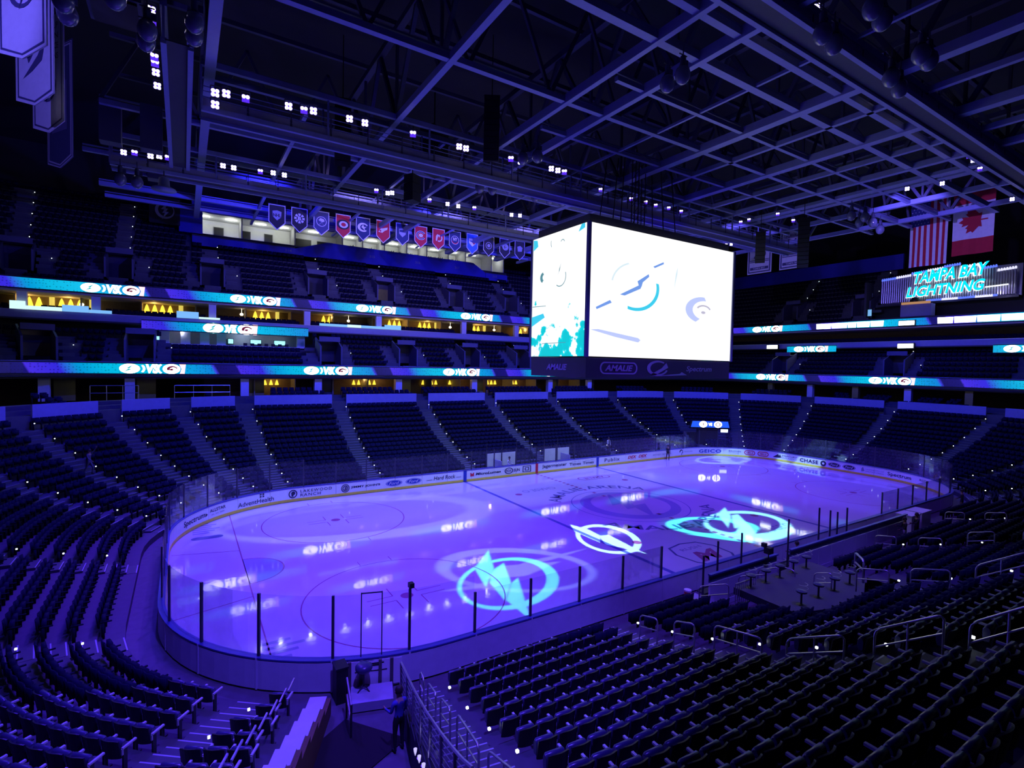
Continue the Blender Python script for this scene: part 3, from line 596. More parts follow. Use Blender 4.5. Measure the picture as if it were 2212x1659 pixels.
place = ['far left of the bank', 'beside the left-hand stairs', 'over the lounge bar', 'behind the lit ledge', 'near the middle pillar', 'right of the middle pillar', 'close to the big screen']
CONE_U = [(-43.6, 3), (-40.4, 3), (-33.2, 4), (-14.4, 2), (-5.6, 3), (-1.1, 3), (7.0, 3), (15.5, 2), (-22.4, 3)]
for ci, (x0, n) in enumerate(CONE_U):
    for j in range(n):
        o = inst(cone_me, 'wall_light_cone', loc=(x0+j*.72, 41.1, 15.85), scale=(1.45, 1.45, 1.6), label=f'solid yellow cone of light in the middle-level suites, {ordw(sum(m for q, m in CONE_U if q < x0)+j+1)} from the left', cat='lamp', group='solid yellow light cones in the suites')
    if n > 2: inst(cyl_me, 'pillar_lamp', loc=(x0+n*.72+.3, 41.0, 15.1), label=f'tall glowing yellow pillar lamp in the middle-level suites, {ordw(sum(1 for q, m in CONE_U if q < x0 and m > 2)+1)} from the left', cat='lamp', group='pillar lamps in the suites')
    lamp(x0+.7, 40.0, 16.5, 45, (1, .55, .15))
for k_, x in enumerate((-38.6, -24.0, -11.6, 3.0, 10.4)):
    mb = MB(); mb.lathe([(.02, .2), (.16, .14), (.2, 0), (.1, -.1)], 10, (x, 39.6, 16.1)); mb.tube([(x, 39.6, 16.3), (x, 39.6, 16.85)], .015); 
    mb.build('pendant_lamp', warm_m, label=f'small white pendant lamp hanging in the middle-level suites, {ordw(k_+1)} from the left', cat='lamp', group='pendant lamps in the suites')
for i in range(-44, 22, 5):
    mb = MB(); mb.box((i+.4, 40.25, 15.8), (.12, 2.2, 2.0)); mb.build('wall_suite_side', cell_w, kind='structure')
for j in range(3): seat_run(UPP, cx_far(UPP, -45), UPP.br[3], .75+j*.85, 14.5+j*.22, .56, SUITE_SEATS, [cx_far(UPP, x) for x in colx], .7)
# lit ledges (thin advertising strips) in front of the suites
ledge_m = mat('lit_ledge', (.5, .8, 1), emit=(.22, .55, 1), estr=.9); ledge_w = mat('lit_ledge_white', (.8, 1, 1), emit=(.7, 1, .95), estr=1.0)
for lab, parts in (('pale blue lit ledge sign in front of the far left suites', [(-43.3, -42.2, .75, 1), (-42.2, -39.6, .35, 1), (-39.6, -37.6, .62, 0), (-37.6, -35.8, .3, 0)]),
                   ('cyan lit ledge sign in front of the suites above the striped seats', [(-16.0, -12.7, .28, 0), (-12.7, -11.0, .32, 1), (-11.0, -8.0, .3, 0), (-8.0, -5.8, .55, 0)]),
                   ('small lit ledge sign on top of the short LED ribbon', [(-30.4, -28.4, .7, 0), (-28.4, -26.4, .2, 1)])):
    t = thing('ledge_sign', (parts[0][0], 35.95, 15.09), lab, 'sign')
    for a, b, h, wm in parts: mb = MB(); mb.box(((a+b)/2, 35.93, 15.1+h/2), (b-a-.02, .1, h)); mb.build('light_panel', ledge_w if wm else ledge_m, t)
# lower lounge: rows behind the bowl wall, pillars, doorways, solid light cones
zl = zt+1.0
for j in range(3):
    mb = MB(); sweep(mb, RINK, BOWL[0], BOWL[1], [(DW+.3+.85*j, zt), (DW+.3+.85*j, zl+.3*j), (DW+1.2+.85*j, zl+.3*j), (DW+1.2+.85*j, zt)], 1.2); mb.build('floor_lounge_row', concrete, kind='structure')
    seat_run(RINK, BOWL[0]+.4, BOWL[1]-.4, DW+.75+.85*j, zl+.3*j, .6, SUITE_SEATS, AISLES, .95)
for x, dx in ((-24.5, .9), (-17.3, .9), (-8.1, .9), (2.1, .9), (14.3, .9), (21.6, .9), (-34, .9), (-40, .9)):
    mb = MB(); mb.box((x, 30.4, 8.0), (.75, .6, 2.3)); mb.build('pillar', panel_w, kind='structure')
    mb = MB(); mb.box((x+1.2, 31.4, 7.9), (1.5, .1, 2.2)); mb.build('wall_doorway', olive if int(x) % 2 == 0 else dark_wall, kind='structure')
for k, y in enumerate((17, 11, 5, -1, -7)):
    mb = MB(); mb.box((46.9, y, 8.0), (.6, .75, 2.3)); mb.build('pillar', panel_w if k % 2 else olive, kind='structure')
k_ = 0
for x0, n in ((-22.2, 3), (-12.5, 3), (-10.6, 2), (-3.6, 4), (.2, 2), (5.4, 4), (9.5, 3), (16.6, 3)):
    for j in range(n): k_ += 1; inst(cone_me, 'wall_light_cone', loc=(x0+j*.6, 33.6, 8.1), label=f'solid yellow cone of light in the lounge under the lowest ribbon, {ordw(k_)} from the left', cat='lamp', group='solid yellow light cones in the lower lounge')
    lamp(x0+.8, 32.6, 8.8, 30, (1, .6, .2))
mb = MB(); mb.box((-2, 33.8, 7.9), (52, .12, 2.4)); mb.build('wall_lounge', suite_wall, kind='structure')
for i in range(-24, 22, 4): mb = MB(); mb.box((i+.5, 32.4, 7.9), (.1, 2.6, 2.3)); mb.build('wall_lounge_side', cell_w, kind='structure')
# metal-topped ledges with rails over the left sections of the bowl wall
for x0, x1 in ((-36.6, -33.2), (-30.5, -26.0)):
    t = thing('guard_rail', ((x0+x1)/2, 27.78, zt+1.8), 'pair of pale horizontal guard rails above the bowl wall '+('at the far left' if x0 < -33 else 'below the short ribbon'), 'railing')
    for z in (.35, 1.0): mb = MB(); mb.tube([(x0, 27.78, zt+1.8+z), (x1, 27.78, zt+1.8+z)], .035); mb.build('rail', rail_m, t)
    for x in np.linspace(x0, x1, 4): mb = MB(); mb.tube([(x, 27.78, zt), (x, 27.78, zt+2.8)], .025); mb.build('post', rail_m, t)
# lounge bar behind the short ribbon in the club level
LB = thing('wall_lounge_bar', (-24.5, 36, 11), kind='structure')
mb = MB(); mb.box((-24.5, 38.8, 12.4), (14.2, .2, 3.4)); mb.build('back_wall', mat('bar_wall', (.35, .34, .42), .6), LB)
mb = MB(); mb.box((-24.5, 35.0, 11.8), (14.2, .3, .9)); mb.build('bar_front', dark_wall, LB); mb = MB(); mb.box((-24.5, 34.9, 12.3), (14.2, .6, .08)); mb.build('counter', panel_w, LB)
for x in (-31.5, -29.6, -27.8, -26.2, -17.8): mb = MB(); mb.box((x, 37.6, 12.6), (.9, .3, 2.4)); mb.build('bar_column', panel_w, LB)
tv_m = mat('bar_screen', (.4, .8, 1), emit=(.3, .85, 1), estr=1.6)
for x, w in ((-25.2, .5), (-22.6, 1.1), (-20.0, 1.2), (-32.3, 1.6)):
    t = tag(MB().box((x, 38.55, 12.9), (w, .1, .5)).box((x, 38.62, 12.9), (w+.12, .06, .62), 0, 1).build('television', [tv_m, black]), 'small cyan lit screen on the lounge bar wall '+{-25.2: 'beside the pale column', -22.6: 'left of the pair', -20.0: 'right of the pair', -32.3: 'at its left end'}[x], 'screen')
lamp(-24, 37.4, 13.6, 60, (.6, .8, 1)); lamp(-30, 37.4, 13.6, 40, (.7, .75, 1))
for k_, x in enumerate((-29.5, -22.5, -20.2)): mb = MB(); mb.box((x, 37.5, 13.75), (1.5, .12, .08)); mb.build('ceiling_strip_light', glow_w, label=f'short white ceiling strip light over the lounge bar, {ordw(k_+1)} from the left', cat='lamp', group='strip lights over the lounge bar')
for i in range(7):
    x = -23.9+i*.72; mb = MB(); mb.lathe([(.18, 0), (.03, .05), (.03, .7), (.2, .74), (.2, .8)], 8, (x, 36.2, 11.45)); mb.box((x, 36.38, 12.5), (.4, .06, .4)); mb.build('bar_stool', black, label=f'dark high-backed bar stool under the short LED ribbon, {ordw(i+1)} from the left', cat='stool', group='stools at the lounge bar')
# ------------------------------------------------------------------ LED ribbons
def ribbon_mat(period, phase):
    m = bpy.data.materials.new('ribbon_led'); m.use_nodes = True; nt = m.node_tree; N = nt.nodes; K = nt.links; b = N['Principled BSDF']; b.inputs['Base Color'].default_value = (.01, .01, .02, 1); b.inputs['Roughness'].default_value = .3
    uv = N.new('ShaderNodeUVMap'); sx = N.new('ShaderNodeSeparateXYZ'); K.new(uv.outputs[0], sx.inputs[0])
    def mt(op, a, bb, c=None):
        n = N.new('ShaderNodeMath'); n.operation = op
        for i, v in enumerate((a, bb, c)):
            if v is None: continue
            if isinstance(v, (int, float)): n.inputs[i].default_value = v
            else: K.new(v, n.inputs[i])
        return n.outputs[0]
    t = mt('FRACT', mt('MULTIPLY_ADD', mt('MULTIPLY_ADD', sx.outputs[1], .5, sx.outputs[0]), 1/period, phase), 0)
    cr = N.new('ShaderNodeValToRGB'); K.new(t, cr.inputs[0]); E = cr.color_ramp.elements
    stops = [(0, rgb(0, 185, 225)), (.2, rgb(0, 195, 235)), (.52, rgb(10, 130, 215)), (.535, rgb(60, 60, 225)), (.55, rgb(20, 14, 95)), (.66, rgb(22, 16, 110)), (.67, rgb(70, 45, 225)), (.80, rgb(50, 40, 220)), (.88, rgb(0, 150, 215)), (1, rgb(0, 185, 225))]
    E[0].position, E[0].color = stops[0][0], (*stops[0][1], 1); E[1].position, E[1].color = stops[-1][0], (*stops[-1][1], 1)
    for p, c in stops[1:-1]: e = E.new(p); e.color = (*c, 1)
    cb = N.new('ShaderNodeCombineXYZ'); K.new(mt('MULTIPLY', sx.outputs[0], 4), cb.inputs[0]); K.new(mt('MULTIPLY', sx.outputs[1], 4), cb.inputs[1])
    vo = N.new('ShaderNodeTexVoronoi'); vo.inputs['Scale'].default_value = 1; vo.inputs['Randomness'].default_value = .35; K.new(cb.outputs[0], vo.inputs['Vector'])
    dk = N.new('ShaderNodeMapRange'); K.new(vo.outputs['Distance'], dk.inputs[0]); dk.inputs[1].default_value = .18; dk.inputs[2].default_value = .32; dk.inputs[3].default_value = .55; dk.inputs[4].default_value = 1
    mx = N.new('ShaderNodeMix'); mx.data_type = 'RGBA'; mx.blend_type = 'MULTIPLY'; mx.inputs[0].default_value = 1; K.new(cr.outputs[0], mx.inputs[6]); K.new(dk.outputs[0], mx.inputs[7])
    K.new(mx.outputs[2], b.inputs['Emission Color']); b.inputs['Emission Strength'].default_value = 1.0; return m
led_white = mat('led_white', (1, 1, 1), emit=(1, 1, 1), estr=4); led_red = mat('led_red', (1, .1, .1), emit=(1, .12, .14), estr=1.4); led_pink = mat('led_pink', (1, .6, .6), emit=(1, .62, .62), estr=1.5); led_dark = mat('led_dark', (.1, .0, .02), emit=(.15, .01, .03), estr=1); led_teal = mat('led_teal', (0, .5, .55), emit=(0, .45, .5), estr=1); led_cyan = mat('led_cyan', (0, .8, 1), emit=(.0, .78, .95), estr=1.2)
def ribbon(label, P, a, b, z0, z1, logos, period, phase, d=0, size=1.0, texts=()):
    R_ = thing('led_ribbon', tuple(P.p((a+b)/2, d, z0)), label, 'LED ribbon')
    ts = P.sm(a, b, .8); mb = MB(); V = [P.p(t, d-.06, z) for t in ts for z in (z0, z1)]; F = [(2*i, 2*i+2, 2*i+3, 2*i+1) for i in range(len(ts)-1)]; mb.add(V, F)
    o = mb.build('led_panel', ribbon_mat(period, phase), R_); uv = o.data.uv_layers.new(name='UVMap')
    for p in o.data.polygons:
        for li in p.loop_indices: vi = o.data.loops[li].vertex_index; uv.data[li].uv = (ts[vi//2], (z0, z1)[vi % 2]-z0)
    for t0, z in ((0, z0-.09), (1, z1)): mb = MB(); sweep(mb, P, a, b, [(d-.1, z), (d-.1, z+.09), (d+.02, z+.09), (d+.02, z)], 1.2, closed=True, caps=True); mb.build('ribbon_frame', black, R_)
    h = (z1-z0)
    for s in logos:
        f = (P.r/(P.r+d)) if 0 < abs(P.pn(s)[2]) < 1 else 1
        Fr = lambda x, y, w=0: P.p(s+x, d-.075-w, z0+h/2+y)
        Fd = lambda x, y, w=0: P.p(s+x, d-.085, z0+h/2+y); k = h*.52*size; mb = MB()
        mb.disc((-1.75, 0), k, Fr, 24, sx=1.75); mb.ring((-1.55, 0), k*1.06, k*1.3, Fr, 10, sx=1.6, a0=-.6, a1=.6); mb.text(text2d('VS', .06, .1), -.55, -k*.92, 1.0, k*1.84, Fr)
        mb.ring((1.25, 0), k*1.08, k*1.34, Fr, 12, sx=1.5, a0=PI*.75, a1=PI*1.25); mb.disc((1.45, 0), k, Fr, 24, sx=1.5); mb.build('led_logo', led_white, R_)
        mb = MB(); mb.poly([(-1.8+x*k*1.25, y*k*.8) for x, y in ((.55, .95), (-.35, .1), (.0, .05), (-.8, -.95), (.35, -.12), (.02, -.05))], Fd); mb.ring((-1.75, 0), k*.94, k*1.0, Fd, 24, sx=1.75); mb.build('led_logo', led_teal, R_)
        mb = MB(); mb.ring((1.5, 0), k*.38, k*.6, Fd, 18, sx=1.5, off=(.08, -.03), a0=.2, a1=PI*1.15); mb.disc((1.45, -.06), k*.2, Fd, 12, sx=1.5); mb.build('led_logo', led_dark, R_)
        mb = MB(); mb.ring((1.45, 0), k*.74, k*.9, Fd, 22, sx=1.5, off=(-.06, 0)); mb.poly([(2.1, -k), (2.5, -k), (2.6, k), (2.05, k), (2.25, 0)], Fr); mb.build('led_logo', led_pink, R_)
    for s, w in texts:
        Fr = lambda x, y, q=0: P.p(s+x, d-.075, z0+h*.5+y); mb = MB(); x = -w/2
        while x < w/2-.5:
            l = min(w/2-x, 1.2+((int(x*7) % 5)*.25)); mb.poly([(x+.06, -h*.4), (x+l-.1, -h*.42), (x+l-.04, h*.38), (x+.02, h*.4)], Fr); x += l
        mb.build('led_word', led_white, R_)
    return R_
mid = lambda u: u
RX = lambda P, xs: [cx_far(P, x) for x in xs]
RY = lambda P, ys: [s_end(P, y) for y in ys]
ribbon('long cyan and purple LED ribbon along the lowest balcony of the far side', CLUB, cx_far(CLUB, -46), cx_far(CLUB, 34), 9.35, 10.25, RX(CLUB, (-47.9, -32.2, -16.4, -.15, 15.2, 30.5)), 15.85, -(cx_far(CLUB, -16.4)-3.2)/15.85+.0)
ribbon('cyan and purple LED ribbon along the lowest balcony of the right-hand end', CLUB, CLUB.br[1]-2.4, CLUB.br[3], 9.35, 10.25, RY(CLUB, (16.4, .6, -15.2)), 15.9, -(s_end(CLUB, .6)-3.2)/15.9)
ribbon('high cyan and purple LED ribbon under the upper deck of the far side', UPP, cx_far(UPP, -50), cx_far(UPP, 39), 17.08, 18.03, RX(UPP, (-35.7, -22.9, -9.1, 5.4, 20, 34)), 14.1, -(cx_far(UPP, -9.1)-3.0)/14.1, size=.95)
ribbon('high cyan LED ribbon with white words under the upper deck of the right-hand end', UPP, UPP.br[1]-2, UPP.br[3], 17.08, 18.03, RY(UPP, (20.5,)), 15, .3-(s_end(UPP, 17)/15), texts=[(s_end(UPP, 8.2), 9.0), (s_end(UPP, -6.3), 8.2)])
ribbon('short cyan LED ribbon over the lounge bar on the far side', UPP, cx_far(UPP, -33.4), cx_far(UPP, -17.3), 13.72, 14.62, RX(UPP, (-25.3,)), 20, -(cx_far(UPP, -25.3)-2)/20, d=-.25, size=1.25)
ribbon('short LED ribbon with one logo on the right-hand end, left of the white exit lamp', UPP, s_end(UPP, 16.9), s_end(UPP, 9.6), 13.75, 14.62, RY(UPP, (13.3,)), 20, -(s_end(UPP, 13.3)-2)/20, d=-.25)
ribbon('short LED ribbon at the far right edge of the middle level', UPP, s_end(UPP, -7.8), s_end(UPP, -16), 13.45, 14.3, RY(UPP, (-11.2,)), 20, -(s_end(UPP, -11.2)-2)/20, d=-.25)
# small LED board over the corner portal of the bowl
t = thing('led_board', (30.4, 17.4, 5.2), 'small LED board with two round logos over the corner tunnel', 'screen')
cb = RINK.p(s_fr(55), 4.0, 3.55); n = RINK.n(s_fr(55)); tx = Vector((n.y, -n.x, 0)); o0 = cb-n*.15
F = lambda x, y, w=0: o0+tx*x+Vector((0, 0, y))-n*w
mb = MB(); mb.poly([(-2.6, -.45), (2.6, -.45), (2.4, .45), (-2.4, .45)], lambda x, y, w=0: F(x, y, w), depth=-.3); t.location = cb; mb.build('board_case', black, t)
mb = MB(); mb.poly([(-2.5, -.4), (2.5, -.4), (2.3, .4), (-2.3, .4)], lambda x, y, w=0: F(x, y, .32)); mb.build('led_face', mat('led_board_blue', (0, .1, 1), emit=(.02, .12, 1), estr=1), t)
mb = MB(); mb.disc((-.9, 0), .42, lambda x, y, w=0: F(x, y, .34), sx=1.25); mb.disc((1.0, 0), .42, lambda x, y, w=0: F(x, y, .34), sx=1.25); mb.text(text2d('VS', .04), -.25, -.2, .5, .4, lambda x, y, w=0: F(x, y, .34)); mb.build('led_logo', led_white, t)
mb = MB(); mb.poly([(-.9+x*.3, y*.32) for x, y in BOLT], lambda x, y, w=0: F(x, y, .36)); mb.ring((1.0, 0), .18, .27, lambda x, y, w=0: F(x, y, .36), sx=1.2); mb.build('led_logo', led_dark, t)
c2 = RINK.p(s_fr(55), 4.6, 1.5); mb = MB(); mb.box(c2, (2.6, 1.0, 2.6), math.atan2(tx.y, tx.x)); mb.build('wall_corner_tunnel', black, kind='structure')
e = RINK.p(s_fr(46), 4.0, 2.7); tag(MB().box(e, (.9, .12, .4), math.atan2(tx.y, tx.x)).box(e+n*.07, (1.0, .06, .5), math.atan2(tx.y, tx.x), 1).build('exit_sign', [mat('exit_glow', (.8, .9, 1), emit=(.75, .9, 1), estr=2), black]), 'bright white exit sign beside the corner tunnel', 'sign')
# blank white lit signs over the portals of the right-hand end
for y, z, lab in ((19.2, 14.6, 'white lit sign over the club portal beside the big screen'), (.9, 14.4, 'white lit sign over the club portal in the middle of the right-hand end'), (.9, 17.4, 'white lit lamp breaking the high ribbon at the right-hand end')):
    mb = MB(); mb.box((50.4, y, z), (.2, 1.7, .55)); mb.box((50.6, y, z), (.3, 1.9, .75), 0, 1); mb.build('exit_sign', [glow_w, black], label=lab, cat='sign')

# ------------------------------------------------------------------ press level, upper wall, roof
PR = thing('wall_terrace_front', (0, 44, 25), kind='structure')
pur = mat('purple_fascia', (.035, .035, .42), .55)
mb = MB(); mb.poly([(-17.3, 24.7), (11.3, 24.7), (11.3, 25.6), (9.2, 26.95), (-13.2, 26.95), (-17.3, 25.6)], lambda x, y, w=0: (x, 44.25+(y-24.7)*.12+w, y), depth=-.3); mb.build('wall_face', pur, PR)
for x, n in ((-7.5, '315'), (-.6, '316'), (5.9, '317')):
    mb = MB(); mb.text(text2d(n, .02), x, 25.65, .8, .35, lambda a, b, w=0: (a, 44.25+(b-24.7)*.12-.02, b)); mb.build('section_number', ink_grey, PR)
for a, b in ((-28.9, -17.3), (11.3, 15.4)): mb = MB(); mb.box(((a+b)/2, 44.35, 25.0), (b-a, .3, 1.1)); mb.build('wall_face', pur, PR)
for a, b in ((-28.9, -17.3), (11.3, 15.4)):
    mb = MB(); mb.box(((a+b)/2, 44.95, 25.75), (b-a, .9, .3)); mb.build('desk', dark_wall, PR)
for x, n in ((-18.6, '314'), (12.6, '318')): mb = MB(); mb.text(text2d(n, .02), x, 25.0, .8, .35, lambda a, b, w=0: (a, 44.18, b)); mb.build('section_number', ink_grey, PR)
room_m = mat('press_room_wall', (.75, .76, .74), .7, noise=.06); strip_m = mat('strip_light', (1, 1, 1), emit=(1, 1, .9), estr=6)
mb = MB(); mb.box((-6.75, 49, 27.6), (44.3, .2, 3.0)); mb.build('wall_press_back', room_m, kind='structure'); mb = MB(); mb.box((-6.75, 47, 25.9), (44.3, 5, .2)); mb.build('floor_press', dark_wall, kind='structure')
mb = MB(); mb.box((-6.75, 47.2, 28.75), (44.3, 4.2, .2)); mb.build('ceiling_press', room_m, kind='structure')
mb = MB(); mb.box((-6.75, 45.1, 29.5), (44.3, .25, 1.7)); mb.build('trim_5', pur, kind='structure')
for x in (-28.8, -23.5, -17.2, -11, -8.2, -5, -1.6, 1.6, 5.2, 8.2, 13, 15.3): mb = MB(); mb.box((x, 47.2, 27.4), (.14, 3.8, 2.7)); mb.build('wall_press_side', mat('press_partition', (.4, .4, .42), .7), kind='structure')
for k_, x in enumerate((-27.6, -24.6, -21.2, -18.5, -14.6, -9.8, -6.4, -3.2, .2, 3.4, 6.6, 10.0, 14.0)):
    lamp(x, 46.9, 28.1, 55, (.95, 1, .92), .25)  # added fill that brightens the press room
    mb = MB(); mb.box((x, 46.6, 28.58), (1.3, .16, .1)); mb.build('ceiling_strip_light', strip_m, label=f'white ceiling strip light in the press rooms, {ordw(k_+1)} from the left', cat='lamp', group='strip lights of the press rooms')
for k_, (x, w) in enumerate(((-25.9, 1.2), (-22.7, 1.1), (-20.0, 1.1), (-15.6, 2.3), (-12.6, 2.2), (6.9, 1.8), (10.2, 1.8))):
    t = tag(MB().box((x, 48.8, 27.3), (w, .08, 1.25)).box((x, 48.74, 27.3), (w-.12, .06, 1.1), 0, 1).build('wall_panel_screen', [mat('grey_trim', (.3, .3, .32), .5), black]), f'dark blank wall screen in the lit press rooms, {ordw(k_+1)} from the left', 'screen', 'dark wall screens in the press rooms')
for i, x in enumerate((-9.4, -6.6, -3.6, -2.5, -.8, .3, 2.3, 3.6, 4.4, 6.2, 7.2)):
    mb = MB(); mb.lathe([(.2, 0), (.17, .3)], 8, (x, 46.3, 26.0)); mb.tube([(x, 46.3, 26.3), (x+.05, 46.3, 27.1)], .03)
    for k in range(7): a = k*2.4+i; mb.poly([(0, 0), (.14, .22), (0, .62), (-.14, .22)], lambda u, v, w=0, a=a, x=x: (x+.05+u*math.sin(a)+v*.75*math.cos(a), 46.3+v*.4*math.sin(a)+u*math.cos(a), 26.95+v*.8+.1*(a % 1)))
    mb.build('potted_plant', mat('leaf_dark', (.03, .06, .03), .6), label=f'dark potted plant behind the purple terrace wall, {ordw(i+1)} from the left', cat='plant', group='potted plants in the press rooms')
# closed dark walls around the far-left corner and behind everything
mb = MB(); mb.box((-46, 54, 26), (34, .4, 22)); mb.build('wall_far_left', deck_dark, kind='structure')
mb = MB(); mb.box((-38, 49.4, 28.6), (17, .3, 1.3)); mb.build('trim_6', pur, kind='structure')
mb = MB(); mb.box((-29.0, 44.6, 27.2), (2.4, .4, 2.6)); mb.build('wall_press_end', pur, kind='structure')
mb = MB(); F = lambda x, y, w=0: (-31.6+x, 44.2, 28.0+y); mb.ring((0, 0), .75, .95, F, off=(.1, .05)); mb.poly([(x*.8, y*.9) for x, y in BOLT], F); tag(mb.build('wall_emblem', mat('emblem_grey', (.3, .3, .4), .6)), 'dim round bolt emblem on the dark wall at upper left', 'emblem')
mb = MB(); mb.box((-31.6, 44.45, 28), (3.0, .3, 3)); mb.build('wall_emblem_backing', deck_dark, kind='structure')
mb = MB(); mb.box((0, 60, 18), (160, .5, 40)); mb.build('wall_far', deck_dark, kind='structure')
mb = MB(); mb.box((72, 0, 18), (.5, 125, 40)); mb.build('wall_right', deck_dark, kind='structure')
mb = MB(); mb.box((-75, 0, 18), (.5, 125, 40)); mb.build('wall_left', deck_dark, kind='structure')
mb = MB(); mb.box((0, 0, 36.2), (160, 125, .4)); mb.build('ceiling', deck_dark, kind='structure')
mb = MB(); mb.box((59.5, 20, 27.2), (.4, 30, 2.2)); mb.build('trim_7', pur, kind='structure')
# ------------------------------------------------------------------ scoreboard
SB = thing('scoreboard', (0, 0, 10.1), 'huge bright white centre-hung video scoreboard over the ice', 'scoreboard')
scr_w = mat('screen_white', (1, 1, 1), emit=(1, 1, 1), estr=1.05); w, d, z0, z1 = 7.6, 3.2, 11.5, 20.2
def side_screen_mat():
    m = bpy.data.materials.new('screen_side'); m.use_nodes = True; nt = m.node_tree; b = nt.nodes['Principled BSDF']; b.inputs['Base Color'].default_value = (.02, .02, .02, 1)
    tc = nt.nodes.new('ShaderNodeTexCoord'); sx = nt.nodes.new('ShaderNodeSeparateXYZ'); nt.links.new(tc.outputs['Object'], sx.inputs[0])
    nz = nt.nodes.new('ShaderNodeTexNoise'); nz.inputs['Scale'].default_value = .9; nz.inputs['Detail'].default_value = 6; nt.links.new(tc.outputs['Object'], nz.inputs[0])
    mp = nt.nodes.new('ShaderNodeMapRange'); nt.links.new(sx.outputs[2], mp.inputs[0]); mp.inputs[1].default_value = 1.4; mp.inputs[2].default_value = 5.2; mp.inputs[3].default_value = -.12; mp.inputs[4].default_value = .16
    ad_ = nt.nodes.new('ShaderNodeMath'); nt.links.new(nz.outputs['Fac'], ad_.inputs[0]); nt.links.new(mp.outputs[0], ad_.inputs[1])
    cr = nt.nodes.new('ShaderNodeValToRGB'); nt.links.new(ad_.outputs[0], cr.inputs[0]); e = cr.color_ramp.elements; e[0].position = .40; e[0].color = (0, .55, .65, 1); e[1].position = .47; e[1].color = (1, 1, 1, 1); x = e.new(.445); x.color = (0, .7, .8, 1)
    nt.links.new(cr.outputs[0], b.inputs['Emission Color']); b.inputs['Emission Strength'].default_value = 1.05; return m
mb = MB(); mb.poly([(-w+.15, z0), (w-.12, z0), (w-.12, z1), (-w+.15, z1)], lambda x, y, q=0: (x, -d-.02+q, y), depth=-.1); mb.build('main_screen', scr_w, SB, label='bright white near screen')
mb = MB(); mb.poly([(-w+.15, z0), (w-.12, z0), (w-.12, z1), (-w+.15, z1)], lambda x, y, q=0: (x, d+.02-q, y), depth=-.1); mb.build('rear_screen', scr_w, SB)
ssm = side_screen_mat()
for sx in (-1, 1): mb = MB(); mb.poly([(-d+.25, z0), (d-.05, z0), (d-.05, z1+.0), (-d+.25, z1)], lambda x, y, q=0: (sx*(w+.02)-sx*q, x, y), depth=-.1); mb.build('side_screen', ssm, SB, label='white and teal side screen')
mb = MB(); mb.box((0, 0, (z0+z1)/2), (2*w-.16, 2*d-.16, z1-z0)); mb.build('core', black, SB)
for sx in (-1, 1):
    for sy in (-1, 1): mb = MB(); mb.box((sx*(w-.02), sy*(d-.0), (z0+z1)/2), (.22, .22, z1-z0+.1)); mb.build('corner_post', mat('screen_corner', (.12, .13, .3), .5), SB)
mb = MB(); mb.box((0, 0, 10.75), (2*w-.1, 2*d-.1, 1.35)); mb.build('lower_fascia', mat('scoreboard_fascia', (.045, .045, .07), .5), SB)
mb = MB(); mb.box((0, 0, z1+.35), (2*w-.6, 2*d-.6, .6)); mb.build('top_frame', steel_dim, SB)
sgm = mat('sign_paint', (.34, .36, .5), .5)
Fn = lambda x, y, q=0: (x, -d-.0+.02-.04, y)
F = lambda x, y, q=0: (x, -d+.02, y)
mb = MB(); mk = lambda a, b: [((a-b if math.cos(q) > 0 else b-a)+b*math.cos(q)-4.6, b*math.sin(q)+10.75) for q in [2*PI*(i+.5)/24 for i in range(24)]]
P_, Q_ = mk(1.75, .42), mk(1.62, .33); mb.add([F(*p) for p in P_]+[F(*p) for p in Q_], [(i, (i+1) % 24, 24+(i+1) % 24, 24+i) for i in range(24)]); mb.text(text2d('AMALIE', .03, .25), -5.9, 10.55, 2.6, .42, F); mb.build('sign_lettering', sgm, SB)
mb = MB(); mb.ring((-.8, 10.8), .42, .55, F, sx=2.0, off=(.08, 0), a0=.9, a1=2*PI-.3); mb.poly([(-1.0, 10.3), (.3, 10.85), (.1, 11.2), (-.4, 10.8), (-1.5, 10.35)], F); mb.poly([(-1.6, 10.2), (2.4, 10.32), (1.8, 10.55), (1.6, 10.42)], F); mb.build('sign_lettering', sgm, SB)
mb = MB(); mb.text(text2d('Spectrum', .02, .2), 2.3, 10.5, 3.0, .5, F); mb.build('sign_lettering', sgm, SB)
F = lambda x, y, q=0: (-w+.03, -x, y)
mb = MB(); mb.text(text2d('AMALIE', .03, .25), -1.2, 10.55, 2.4, .42, F); mb.build('sign_lettering', sgm, SB)
